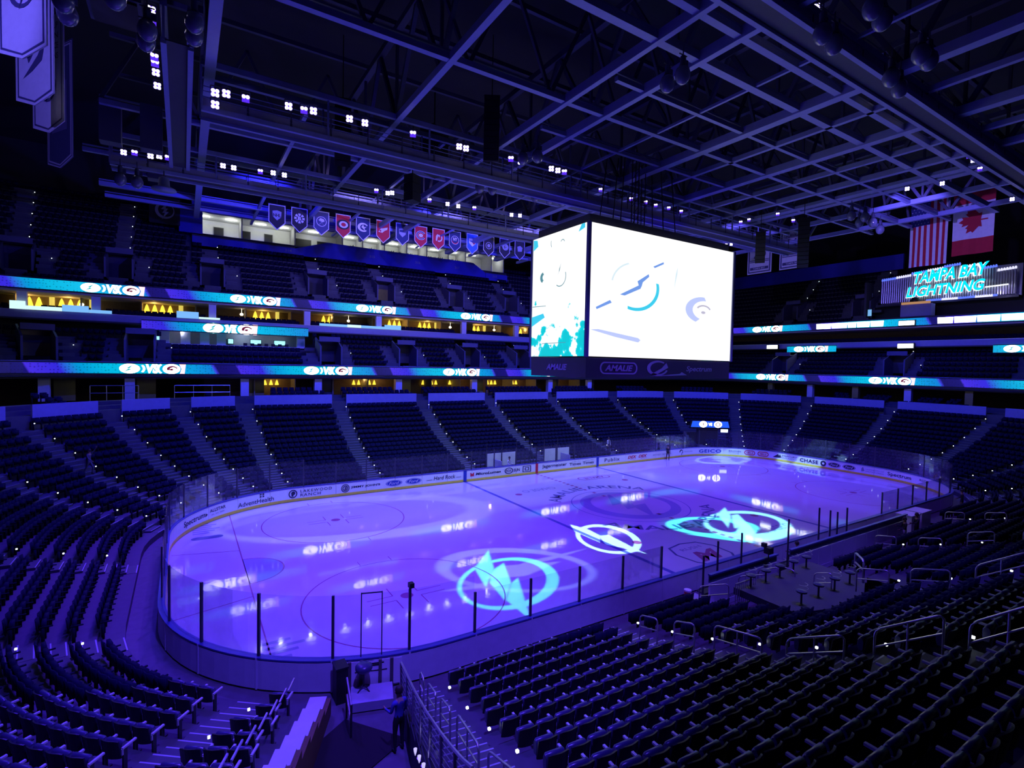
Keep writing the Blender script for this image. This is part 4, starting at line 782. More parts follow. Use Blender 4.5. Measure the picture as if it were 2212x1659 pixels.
# picture on the near screen: bolt badge, swirl badge and streaks (blown-out, only their shaded edges show)
F = lambda x, y, q=0: (x, -d-.06+q, y)
sc_b = mat('screen_blue', (.2, .4, .8), emit=(.17, .33, .80), estr=1); sc_t = mat('screen_teal', (0, .6, .8), emit=(.05, .62, .85), estr=1); sc_l = mat('screen_lilac', (.5, .6, 1), emit=(.52, .60, 1), estr=1); sc_p = mat('screen_pale', (.7, .8, .95), emit=(.72, .86, .92), estr=1)
for L, m in (([(-6.92, 14.74), (-5.68, 15.3), (-5.51, 15.14), (-6.84, 14.6)], sc_b), ([(-4.79, 15.75), (-3.04, 16.53), (-2.75, 16.51), (-2.86, 16.31), (-4.35, 15.71)], sc_b),
             ([(-3.17, 16.8), (-2.09, 17.41), (-2.03, 17.23), (-2.65, 16.78), (-2.75, 16.48), (-3.04, 16.53)], sc_b), ([(-1.65, 17.99), (-.61, 18.43), (-.58, 18.29), (-1.5, 17.9)], sc_b),
             ([(-7.35, 13.25), (-6.65, 13.31), (-2.95, 12.88), (-2.71, 12.73), (-2.94, 12.57), (-5.16, 12.86)], sc_l), ([(.92, 18.3), (.9, 17.74), (.56, 16.51), (.7, 17.72)], sc_p)):
    mb = MB(); mb.poly(L, F); mb.build('screen_image', m, SB)
def crescent(c, r0, r1, off, a0, a1, sx, m):
    mb = MB(); mb.ring(c, r0, r1, F, 24, sx=sx, off=off, a0=a0, a1=a1); mb.build('screen_image', m, SB)
crescent((-3.3, 16.4), 1.5, 1.66, (-.06, .06), -1.9, .25, 1.4, sc_t); crescent((-3.3, 16.4), 1.58, 1.66, (.03, -.03), 1.9, 3.0, 1.4, sc_p)
crescent((3.9, 15.3), .72, 1.0, (.25, 0), 1.5, 4.3, 2.0, sc_l); sc_g = mat('screen_grey', (.6, .6, .7), emit=(.52, .5, .62), estr=1); crescent((3.98, 15.3), .34, .42, (0, -.04), .3, 2.7, 2.1, sc_g)
mb = MB(); mb.disc((3.95, 15.14), .11, F, 12, sx=2.4); mb.build('screen_image', sc_g, SB)
F = lambda x, y, q=0: (-w-.13, -x, y)
dkl = mat('screen_dark', (.1, .25, .3), emit=(.10, .28, .33), estr=1)
mb = MB(); mb.ring((.4, 17.0), .62, .68, F, 20, a0=-2.2, a1=.4); mb.poly([(.0, 17.0), (.35, 17.45), (.4, 17.7), (.55, 18.0), (.3, 17.6), (.25, 17.35)], F); mb.build('screen_image', dkl, SB)
mb = MB(); mb.ring((-1.6, 17.2), .2, .38, F, 16, a0=1.7, a1=4.4, off=(.12, 0)); mb.poly([(-2.9, 15.15), (-1.2, 15.1), (-1.2, 15.14), (-2.9, 15.2)], F); mb.poly([(-1.6, 14.0-1.6), (1.2, 12.42), (1.2, 12.46), (-1.6, 12.44)], F); mb.ring((.6, 19.3), .2, .25, F, 12, a0=.3, a1=2.6); mb.ring((-.2, 19.5), .5, .55, F, 10, a0=2.8, a1=3.7); mb.build('screen_image', dkl, SB)
mb = MB(); mb.poly([(2.3, 19.7), (2.95, 19.85), (2.95, 20.15), (2.6, 20.15)], F); mb.poly([(-2.9, 19.3), (-2.3, 19.55), (-2.4, 20.0), (-2.9, 20.1)], F); mb.poly([(-2.95, 13.7), (-1.3, 14.3), (-1.5, 14.6), (-2.95, 14.4)], F); mb.build('screen_image', sc_t, SB)
for x in (-3, -1.6, 1.6, 3):
    for y in (-1.2, 1.2): mb = MB(); mb.tube([(x, y, z1+.6), (x*.8, y*.8, 27)], .04); mb.build('hoist_cable', black, SB)
mb = MB()
for x, y in ((-.35, -.35), (.35, -.35), (.35, .35), (-.35, .35)): mb.tube([(x, y, z1+.6), (x, y, 27)], .04)
for z in np.arange(z1+1, 27, .7): mb.bar((-.35, -.35, z), (.35, -.35, z+.5), .03, .03); mb.bar((-.35, .35, z), (-.35, -.35, z+.5), .03, .03)
mb.build('hoist_truss', black, SB)

# ------------------------------------------------------------------ roof steel
Z = 26.0; ZT = 31.5
def truss_y(x, y0, y1, w=.36, h=.36, webs=True, top=True, zc=Z, m=steel, pitch=6.2, dbl=0):
    R_ = thing('roof_truss', (x, (y0+y1)/2, zc), kind='structure'); 
    for dx in ((-dbl/2, dbl/2) if dbl else (0,)): mb = MB(); mb.bar((x+dx, y0, zc), (x+dx, y1, zc), w, h); mb.build('bottom_chord', m, R_)
    if dbl:
        for y in np.arange(y0+1, y1, 2.4): mb = MB(); mb.bar((x-dbl/2, y, zc), (x+dbl/2, y, zc), .12, .12); mb.build('cross_tie', m, R_)
    if top: mb = MB(); mb.bar((x, y0, ZT), (x, y1, ZT), .4, .4); mb.build('top_chord', steel_dim, R_)
    if webs:
        n = max(2, int((y1-y0)/pitch)); ys = np.linspace(y0, y1, n+1)
        for k in range(n):
            a, b = ys[k], ys[k+1]; c = (a+b)/2
            mb = MB(); mb.bar((x, a, zc), (x, c, ZT), .24, .24); mb.build('diagonal', steel_dim, R_); mb = MB(); mb.bar((x, c, ZT), (x, b, zc), .24, .24); mb.build('diagonal', steel_dim, R_)
            mb = MB(); mb.bar((x, a, zc), (x, a, ZT), .16, .16); mb.build('vertical', steel_dim, R_)
def beam_x(y, x0, x1, w=.3, h=.3, webs=False, zc=Z, m=steel, pitch=5):
    R_ = thing('roof_beam', ((x0+x1)/2, y, zc), kind='structure'); mb = MB(); mb.bar((x0, y, zc), (x1, y, zc), w, h); mb.build('bottom_chord', m, R_)
    mb = MB(); mb.bar((x0, y, zc+.34), (x1, y, zc+.34), w*.35, .1); mb.build('upper_flange', m, R_)
    if webs:
        n = max(2, int((x1-x0)/pitch)); xs = np.linspace(x0, x1, n+1)
        for k in range(n): mb = MB(); mb.bar((xs[k], y, zc), ((xs[k]+xs[k+1])/2, y, ZT), .18, .18); mb.build('diagonal', steel_dim, R_); mb = MB(); mb.bar(((xs[k]+xs[k+1])/2, y, ZT), (xs[k+1], y, zc), .18, .18); mb.build('diagonal', steel_dim, R_)
truss_y(-28.6, -24, 36, .5, .5); truss_y(-18.5, -24, 36, .34, .4); truss_y(-11.3, -24, 36, .3, .5, webs=False, top=False); truss_y(-8.4, -24, 36, .34, .55, dbl=0)
truss_y(.6, -24, 36, .6, .5); truss_y(4.0, -24, 36, .3, .3, webs=False, top=False); truss_y(8.3, -24, 36, .6, .5); truss_y(12.0, -24, 36, .32, .32, webs=False, top=False); truss_y(15.6, -24, 36, .45, .4); truss_y(19.4, -16, 30, .8, .25, webs=False, top=False, dbl=1.2); truss_y(25, -16, 30, .4, .4); truss_y(31, -16, 30, .4, .4)
truss_y(-3.9, -24, 36, .16, .16, webs=False, top=False); truss_y(-14.6, 4, 36, .2, .2, webs=False, top=False); truss_y(-23.4, 5, 36, .25, .25, webs=False, top=False)
beam_x(-12.0, -30, 34, .42, .3); beam_x(-14.3, -14, 34, .36, .3); beam_x(-8.5, -10.5, 34, .26, .26); beam_x(-5.2, -33, 34, .34, .3, webs=True); beam_x(-1.7, -10.5, 34, .26, .26)
beam_x(6.4, -12, 34, .28, .28, webs=True); beam_x(10.5, -34, 34, .3, .3, webs=True); beam_x(20.2, -36, 34, .3, .3); beam_x(29, -36, 34, .36, .36); beam_x(33, -36, 34, .3, .3)
beam_x(-13.4, -12.8, -10.8, .22, .2, zc=27.5)
mb = MB(); 
for y in np.arange(-20, 34, 6): mb.bar((-34, y, ZT+1.2), (34, y, ZT+1.2), .25, .3)
mb.build('roof_purlins', steel_dim, kind='structure')
for i, (x, y) in enumerate(((-31.4, 9.5), (-31.4, 17), (-33.6, 12))):
    mb = MB(); mb.box((x, y, 24.6+i*.4), (1.1, .9, 2.6)); mb.build('ventilation_duct', steel_dim, kind='structure')
# louvred duct at upper left
t = thing('ventilation_unit', (-32.2, -1.2, 26.6), 'large ribbed grey ventilation unit hung from the roof at upper left', 'vent')
for k in range(5): mb = MB(); mb.box((-32.2, -1.2, 25.6+k*.5), (1.9, 2.4, .38)); mb.build('louvre', steel_dim, t)
mb = MB(); mb.box((-32.2, -1.2, 26.6), (1.6, 2.1, 2.6)); mb.build('unit_body', deck_dark, t)
for x, y in ((-32.8, -2), (-31.6, -.4)): mb = MB(); mb.tube([(x, y, 27.8), (x, y, ZT)], .05); mb.build('hanger', steel_dim, t)

# ------------------------------------------------------------------ catwalks
pan_m = mat('catwalk_panel', (.26, .26, .38), .5)
def catwalk(axis, c, a, b, label, depth=2.3, wid=1.3):
    zf = Z-depth; org = ((a+b)/2, c, zf) if axis == 'x' else (c, (a+b)/2, zf); K_ = thing('catwalk', org, label, 'catwalk')
    P = (lambda t, o, z: (t, c+o, z)) if axis == 'x' else (lambda t, o, z: (c+o, t, z))
    for o in (-wid/2, wid/2):
        mb = MB(); mb.bar(P(a, o, Z), P(b, o, Z), .26, .30); mb.build('top_chord', steel, K_)
        mb = MB(); mb.bar(P(a, o, zf), P(b, o, zf), .22, .26); mb.build('bottom_chord', steel, K_)
        for z in (zf+.62, zf+.9, zf+1.15): mb = MB(); mb.tube([P(a, o, z), P(b, o, z)], .025, 5); mb.build('handrail', steel, K_)
        n = int((b-a)/2.1); ts = np.linspace(a, b, n+1)
        for i in range(n):
            mb = MB(); mb.bar(P(ts[i]+.06, o, zf+.34), P(ts[i+1]-.06, o, zf+.34), .05, .42); mb.build('side_panel', pan_m, K_)
            mb = MB(); mb.bar(P(ts[i], o, zf), P(ts[i], o, zf+1.18), .06, .06); mb.build('rail_post', steel_dim, K_)
        for t_ in np.arange(a, b, 6.3): mb = MB(); mb.bar(P(t_, o, zf), P(t_, o, Z), .1, .1); mb.build('hanger', steel, K_)
    mb = MB(); mb.bar(P(a, 0, zf+.05), P(b, 0, zf+.05), wid, .06); mb.build('deck', mat('catwalk_deck', (.06, .06, .08), .7), K_)
    return K_
catwalk('x', 3.0, -29, 27, 'long railed lighting catwalk under the roof, nearer of the two on the far side')
catwalk('x', 16.3, -34, 27, 'long railed lighting catwalk under the roof, close above the row of team banners', 2.0)
catwalk('x', -16.4, -16, 34, 'narrow cable-strewn catwalk under the roof at upper right', .7, 1.1)
catwalk('y', -30.0, -2, 15.2, 'railed catwalk crossing the roof at upper left', 1.6, 1.0)

# ------------------------------------------------------------------ stage lamps
LED_ON = mat('led_on', (1, 1, 1), emit=(.82, .72, 1.0), estr=7, sample=False); LED_RIM_GLOW = mat('led_rim_glow', (.2, .1, 1), emit=(.12, .03, 1.0), estr=.9, sample=False)  # violet rim emission imitates the glow around the lenses
def lens_mesh(n):
    mb = MB(); q = [(-.13, .13), (.13, .13), (-.13, -.13), (.13, -.13)][:n] if n > 1 else [(0, 0)]
    for x, z in q: mb.lathe([(.125, 0), (.125, .02), (.08, .045)], 10, (x, -.17, z), 0, Matrix.Rotation(PI/2, 4, 'X'))
    return mb.mesh('lens', [LED_ON])
LENS = {n: lens_mesh(n) for n in (1, 2, 4)}
rim_me = MB().box((0, -.155, 0), (.50, .03, .50)).mesh('glow_bezel', LED_RIM_GLOW); hous_me = MB().box((0, 0, 0), (.50, .3, .50)).box((0, .2, 0), (.4, .14, .4)).mesh('housing', black)
yoke_me = MB().bar((-.28, 0, 0), (-.28, 0, .42), .04, .08).bar((.28, 0, 0), (.28, 0, .42), .04, .08).bar((-.28, 0, .42), (.28, 0, .42), .05, .08).mesh('yoke', steel_dim)
def stage_lamp(p, where, n=4, sc=1.0):
    dx, dy = CAM[0]-p[0], CAM[1]-p[1]; rz = math.atan2(dy, dx)+PI/2; tilt = -math.atan2(p[2]-6, math.hypot(dx, dy))*.8
    t = thing('stage_lamp', p, where, 'stage light', 'lit stage lamps in the roof', rz=rz); t.rotation_euler = (-tilt, 0, rz); t.scale = (sc*.72,)*3
    for nm, me in (('housing', hous_me), ('glow_bezel', rim_me), ('lens', LENS[n]), ('yoke', yoke_me)): inst(me, nm, t)
C1 = [(-28.4, 24.7), (-27.9, 24.8), (-27.0, 24.8), (-28.4, 24.1), (-24.9, 25.0), (-24.1, 25.0), (-23.6, 25.1), (-21.6, 25.2), (-20.7, 25.2), (-17.7, 25.3), (-14.5, 25.3), (-14.0, 25.3), (-10.5, 25.4), (-9.7, 25.4), (-7.0, 25.5), (-6.4, 25.5), (-5.8, 25.5)]
C2 = [(-33.2, 24.8), (-32.6, 24.9), (-31.7, 24.9), (-31.2, 25.0), (-30.7, 25.0), (-27.3, 25.2), (-26.6, 25.2), (-24.8, 25.3), (-23.9, 25.4), (-23.1, 25.4), (-15.8, 25.6), (-14.8, 25.6), (-14.4, 25.7), (-10.9, 25.7), (-9.1, 25.7), (-8.0, 25.7), (-6.3, 25.8), (-2.1, 25.9), (-1.1, 26.0)]
CRl = [(-4.7, 28.2), (-4.2, 28.2), (-.1, 27.8), (5.4, 27.2), (6.5, 26.9), (8.5, 26.7), (9.8, 26.5), (10.8, 26.3), (11.4, 26.3), (13.8, 25.9), (15.6, 25.7), (16.4, 25.6), (17.7, 25.3)]
def near_lab(i, n, what): return f'lit violet-white stage lamp, {ordw(i+1)} from the left along {what}'
for i, (x, z) in enumerate(C1): stage_lamp((x, 1.9, z-.25), near_lab(i, 0, 'the nearer far-side catwalk'), (4, 4, 2, 4, 4, 2, 4)[i % 7])
for i, (x, z) in enumerate(C2): stage_lamp((x, 15.15, z-.1), near_lab(i, 0, 'the catwalk over the team banners'), (4, 2, 4)[i % 3], .95)
for i, (x, z) in enumerate(CRl): stage_lamp((x, -15.4, z), near_lab(i, 0, 'the upper right catwalk'), (2, 4)[i % 2], .75)
COLp = [(379, 23), (374, 68), (373, 88), (374, 148), (373, 160), (373, 180), (383, 208), (30, 237), (35, 248), (38, 258), (4, 152)]
COLw = [(-30.9, -4.2, 25.3), (-30.9, -2.7, 25.1), (-30.9, -1.9, 25.1), (-30.9, .2, 24.6), (-30.9, .8, 24.6), (-30.9, 1.7, 24.6), (-30.9, 3.4, 24.7), (-36.4, 5.4, 24.6), (-36.3, 5.8, 24.4), (-36.2, 6.2, 24.2), (-36.9, 1.5, 24.6)]
for i, p in enumerate(COLw): stage_lamp(p, f'lit violet-white stage lamp, {ordw(i+1)} down the vertical row at upper left' if i < 7 else f'lit violet-white stage lamp, {ordw(i-6)} of the group below the long banners', 2 if i in (0, 2, 3, 4) else 4, .85)
OTH = [(-2.3, 1.8, 24.6), (1.2, 2.0, 24.6), (2.8, 1.9, 24.6), (4.1, 2.0, 24.6), (5.6, 1.9, 24.6), (7.2, 1.9, 24.6), (14.3, .9, 24.6), (14.2, 0, 24.6), (14.6, -2.5, 24.6), (17.6, -2.2, 24.6), (20.8, 7.6, 24.6), (21.0, 7.2, 24.6), (21.2, 6.7, 24.6), (25.1, -15.3, 24.6), (16.0, -11.7, 24.6), (16.7, -13.6, 24.6)]
for i, p in enumerate(OTH): stage_lamp(p, f'lit violet-white stage lamp over the big screen, {ordw(i+1)} from the left' if i < 10 else f'lit violet-white stage lamp right of the big screen, {ordw(i-9)} of its row', 2 if i < 10 else 4, .75)
# dark pendants: domed sports lights
dome_m = mat('acrylic_dome', (.13, .14, .22), .14, spec=.7); 
def dome_me():
    mb = MB(); mb.lathe([(.06, .42), (.2, .40), (.34, .25), (.42, 0), (.40, -.22), (.30, -.42), (.15, -.54), (.03, -.57)], 16); return mb.mesh('glass_globe', dome_m)
DG = dome_me(); [setattr(p, 'use_smooth', True) for p in DG.polygons]
DN = MB().lathe([(.12, .95), (.16, .9), (.16, .5), (.22, .4)], 12).box((.24, 0, .62), (.25, .1, .34)).mesh('ballast', steel_dim); DY = MB().tube([(0, 0, .9), (0, 0, 1.5)], .035).bar((-.3, 0, 1.0), (.3, 0, 1.0), .05, .05).mesh('hanger', steel_dim)
DOM = [((-10.3, -11.8, 24.4), 'a'), ((-10.3, -12.7, 24.4), 'a'), ((-8.1, -17.8, 24.4), 'b'), ((-7.0, -17.7, 24.4), 'b'), ((-8.1, -19.6, 24.4), 'b'), ((-7.1, -19.5, 24.4), 'b'), ((-2.3, -17.9, 24.4), 'c'), ((-.9, -17.7, 24.4), 'c'), ((-3.3, -19.4, 24.4), 'c'), ((-2.5, -19.4, 24.4), 'c'),
       ((-10.6, 6.2, 24.4), 'd'), ((-9.6, 6.0, 24.4), 'd'), ((-8.6, 5.2, 24.4), 'd'), ((-11.0, -.4, 24.4), 'e'), ((-10.4, -1.2, 24.4), 'e'), ((-5.9, 5.5, 24.4), 'f'), ((-4.6, 5.4, 24.4), 'f'), ((-3.4, 5.2, 24.4), 'f'),
       ((-33.6, -3.2, 24.2), 'g'), ((-33.6, -2.3, 24.2), 'g'), ((-31.9, -4.9, 24.0), 'h'), ((-31.0, -3.3, 24.0), 'h'), ((-31.1, -2.4, 24.0), 'h'), ((-29.4, -4.2, 24.4), 'i'), ((-29.4, -3.2, 24.4), 'i'), ((19.2, -6.4, 24.4), 'j'), ((20.5, -6.9, 24.4), 'j'), ((22.9, -6.5, 24.4), 'j'), ((26.0, -5.8, 24.4), 'j'), ((22.0, -5.8, 24.4), 'j'), ((-33.3, 14, 22.6), 'k'), ((-32.4, 14, 22.6), 'k')]
DW_ = dict(a='under the roof beams above the big screen', b='beside the catwalk at top right', c='where catwalk and beam cross at right', d='under the roof left of the big screen', e='beside the black hanging speaker arrays', f='above the left screen corner', g='beside the ribbed ventilation unit', h='in front of the ribbed ventilation unit', i='beside the vertical lamp row', j='left of the flags at right', k='under the far-left catwalk end')
cnt = {}
for p, g in DOM:
    cnt[g] = cnt.get(g, 0)+1; t = thing('dome_light', p, f'unlit egg-shaped dome light {DW_[g]}, {ordw(cnt[g])} of its cluster', 'roof light', 'unlit dome lights under the roof')
    t.scale = (.85,)*3
    for nm, me in (('glass_globe', DG), ('ballast', DN), ('hanger', DY)): inst(me, nm, t)
# pale saucer horns / pendant fans
for i, (x, y, z) in enumerate(((-21.9, 20.5, 25.2), (-12.6, 20.5, 25.3), (-30.9, 14, 22.4))):
    t = thing('horn_speaker', (x, y, z), 'pale flared horn speaker hanging under the roof, '+('above the first team banner', 'above the third pair of team banners', 'at the far left beside the dome lights')[i], 'speaker')
    mb = MB(); mb.lathe([(.75, -.1), (.7, 0), (.35, .15), (.3, .7), (.1, .8)], 16); mb.build('horn', steel, t, local=True, smooth=True); mb = MB(); mb.tube([(0, 0, .8), (0, 0, 1.2)], .05); mb.build('hanger', steel_dim, t, local=True)

# ------------------------------------------------------------------ hanging loudspeakers
def line_array(label, top, n, lean, w=1.0, curve=.045):
    t = thing('line_array_speaker', top, label, 'loudspeaker'); x, y, z = top; a = lean; px_, pz = 0.0, 0.0; dirx = Vector((CAM[0]-x, CAM[1]-y, 0)).normalized(); side = Vector((-dirx.y, dirx.x, 0))
    for k in range(n):
        a += curve; c = Vector((x, y, z+pz-.2))-dirx*px_; mb = MB(); fwd = dirx*math.cos(a)-Vector((0, 0, 1))*math.sin(a); up = dirx*math.sin(a)+Vector((0, 0, 1))*math.cos(a)
        V = [c+side*sx*w/2*(1 if f < 0 else .96)+fwd*f*.4+up*u*.17 for f in (-1, 1) for u in (-1, 1) for sx in (-1, 1)]
        mb.add(V, [(0, 1, 3, 2), (4, 6, 7, 5), (0, 4, 5, 1), (2, 3, 7, 6), (0, 2, 6, 4), (1, 5, 7, 3)]); mb.build('cabinet', black, t)
        pz -= .36*math.cos(a); px_ += .36*math.sin(a)
    mb = MB(); mb.bar(Vector(top)-side*w/2, Vector(top)+side*w/2, .12, .1); mb.tube([Vector(top), Vector(top)+Vector((0, 0, 4))], .03); mb.build('flying_frame', black, t)
line_array('curved black line-array loudspeaker hanging left of the black subwoofer stack', (-21.3, 4.6, 27.2), 11, -.12)
line_array('curved black line-array loudspeaker hanging right of the black subwoofer stack', (-12.6, 1.0, 28.4), 11, .05, 1.05, .02)
line_array('dark line-array loudspeaker hanging in front of the second number banner', (18, -3.0, 24.7), 12, -.1, .95, .05)
line_array('dark line-array loudspeaker hanging in front of the first number banner', (18, 1.2, 24.3), 8, .1, .9, .03)
line_array('dark line-array loudspeaker hanging at the right edge beside the organ-pipe sign', (24, -18.6, 24.2), 14, -.2, 1.3, .06)
t = thing('subwoofer_stack', (-14.7, 5.5, 24.3), 'black box-shaped subwoofer stack hanging between the two curved arrays', 'loudspeaker')
for k in range(4): mb = MB(); mb.box((-14.7, 5.5, 24.7+k*.78), (1.7, 1.2, .74), .5); mb.build('cabinet', black, t)
mb = MB(); mb.tube([(-14.7, 5.5, 27.4), (-14.7, 5.5, 30)], .05); mb.build('hanger', black, t)
t = thing('subwoofer_stack', (-16.1, 6, 22.2), 'small black loudspeaker column hanging just left of the red team banners', 'loudspeaker')
for k in range(3): mb = MB(); mb.box((-16.1, 6, 22.5+k*.62), (.9, .8, .58), .5); mb.build('cabinet', black, t)
mb = MB(); mb.tube([(-16.1, 6, 24.1), (-16.1, 6, 28)], .04); mb.build('hanger', black, t)
# ------------------------------------------------------------------ team banners (gonfalons)
cloth = {k: mat('banner_'+k, v, .8, noise=.1) for k, v in dict(black=(.03, .03, .035), navy=(.03, .045, .13), red=(.55, .03, .045), blue=(.05, .16, .62), slate=(.07, .08, .17), white=(.72, .72, .75), grey=(.36, .37, .42)).items()}
def gonfalon(i, x, c, draw, lab):
    zt_ = 26.4+.02*(x+22); t = thing('team_banner', (x, 28, zt_), lab, 'banner'); w, h, v = .78, 1.75, 2.5
    F = lambda a, b, q=0: (x+a, 28-q, zt_+b)
    mb = MB(); mb.poly([(-w, 0), (-w, -h), (0, -v), (w, -h), (w, 0)], F, depth=.03); mb.build('cloth', cloth[c], t)
    mb = MB(); O = [(-w, 0), (-w, -h), (0, -v), (w, -h), (w, 0)]; I = [(-w+.07, -.07), (-w+.07, -h+.03), (0, -v+.09), (w-.07, -h+.03), (w-.07, -.07)]; G = lambda a, b, q=0: F(a, b, .02)
    mb.add([G(*p) for p in O]+[G(*p) for p in I], [(k, (k+1) % 5, 5+(k+1) % 5, 5+k) for k in range(5)]); mb.build('border', cloth['white'], t)
    mb = MB(); mb.tube([(x-w-.05, 28, zt_+.03), (x+w+.05, 28, zt_+.03)], .04); mb.tube([(x, 28, zt_+.03), (x, 28, 29)], .012, 4); mb.build('hanging_rod', steel_dim, t)
    E = lambda a, b, q=0: F(a, b-1.05, .03+q)
    for k, (mt, fn) in enumerate(draw): mb = MB(); fn(mb, lambda a, b, q=0, k=k: E(a, b, k*.008)); mb.build('emblem', cloth[mt], t)
tx = lambda s, x, y, w, h, b=.03, sh=0: (lambda mb, E: mb.text(text2d(s, b, sh), x, y, w, h, E))
rg = lambda c, a, b, sx=1, **k: (lambda mb, E: mb.ring(c, a, b, E, 22, sx=sx, **k))
dc = lambda c, r, sx=1: (lambda mb, E: mb.disc(c, r, E, 20, sx=sx))
pl = lambda *P: (lambda mb, E: [mb.poly(p, E) for p in P])
def spokes(mb, E):
    for k in range(8): a = k*PI/4; mb.ring((0, 0), .26, .5, E, 5, a0=a-.27, a1=a+.27)
def swords(mb, E):
    mb.bar(E(-.3, -.4), E(.3, .15), .06, .02); mb.bar(E(.3, -.4), E(-.3, .15), .06, .02); mb.poly([(-.3, .1), (-.1, .35), (.25, .25), (.3, .02), (.05, -.05), (-.1, .05)], E)
shieldP = [(-.42, .4), (0, .5), (.42, .4), (.38, -.15), (0, -.5), (-.38, -.15)]
GON = [('black', [('grey', pl(shieldP)), ('black', tx('NHL', -.36, -.15, .72, .32, .03)), ], 'black team banner with a grey league shield, leftmost of the row'),
 ('black', [('white', spokes), ('white', tx('B', -.16, -.2, .32, .4, .05))], 'black team banner with a white spoked letter B'),
 ('slate', [('white', rg((0, 0), .46, .52)), ('white', swords)], 'dim slate banner with crossed blades in a ring'),
 ('red', [('black', rg((0, 0), .3, .52, 1.3)), ('white', rg((.03, 0), .2, .36, 1.3)), ('red', dc((.03, 0), .17, 1.3))], 'red team banner with a black and white swirling oval'),
 ('navy', [('white', rg((0, 0), .32, .48, 1.25, a0=.6, a1=5.4, off=(.08, 0))), ('white', pl([(-.2, 0), (.0, .3), (.1, .05), (.4, .1), (.15, -.08), (.2, -.35), (0, -.12)]))], 'navy team banner with a pale star inside a curved flag'),
 ('red', [('white', pl([(-.55, -.25), (-.3, .12), (.5, .35), (.45, .1), (.15, -.05), (-.1, -.3)])), ('red', dc((-.32, -.12), .1))], 'red team banner with a white winged wheel'),
 ('navy', [('grey', pl(shieldP)), ('navy', pl([(-.36, .3), (.36, .3), (.34, .05), (-.34, .05)]))], 'navy team banner with a dim grey shield'),
 ('red', [('white', rg((0, 0), .33, .52, 1.15, a0=.55, a1=2*PI-.55)), ('navy', rg((0, 0), .37, .47, 1.15, a0=.5, a1=2*PI-.5)), ('white', dc((0, 0), .2, 1.3))], 'red team banner with a white oval letter C'),
 ('red', [('white', pl([(-.35, -.35), (-.2, -.4), (-.1, .1), (.0, .3), (-.15, .42), (-.32, .2)], [(-.1, .3), (.1, .05), (.18, .3), (.05, .38)])), ('white', rg((.05, 0), .32, .46, .95, a0=-1.9, a1=.5))], 'red team banner with interlocked white letters in a ring'),
 ('navy', [('white', rg((0, 0), .47, .52)), ('white', tx('NY', -.26, -.1, .55, .4, .03)), ('red', rg((0, 0), .36, .46, a0=3.5, a1=5.9))], 'navy team banner with white letters over an orange arc in a ring'),
 ('blue', [('white', pl([(-.5, .45), (.5, .45), (.46, -.1), (0, -.5), (-.46, -.1)])), ('blue', pl([(-.42, .2), (.42, .2), (.40, .05), (-.2, .05)])), ('red', pl([(-.1, .1), (.38, .18), (.36, -.1), (.2, -.25)]))], 'bright blue team banner with a white, blue and red shield'),
 ('black', [('grey', rg((0, -.1), .36, .44)), ('grey', dc((0, -.1), .22))], 'black team banner with a dim grey round badge, near the big screen'),
 ('black', [('grey', rg((.1, 0), .2, .42, 1.1)), ('white', rg((.15, 0), .1, .16)), ('grey', pl([(-.55, .3), (0, .4), (0, .28), (-.5, .2)], [(-.5, .1), (-.1, .2), (-.1, .08), (-.45, 0)]))], 'black team banner with a winged letter P'),
 ('black', [('grey', pl([(-.3, -.35), (.3, -.3), (.42, .2), (.05, .42), (-.4, .25)]))], 'black team banner with a pale angular badge, rightmost of the row')]
GX = [-21.83, -19.71, -17.55, -15.31, -13.18, -10.93, -8.69, -6.47, -4.23, -2.08, .29, 2.61, 4.96, 7.26]
for i, (x, g) in enumerate(zip(GX, GON)): gonfalon(i, x, *g)
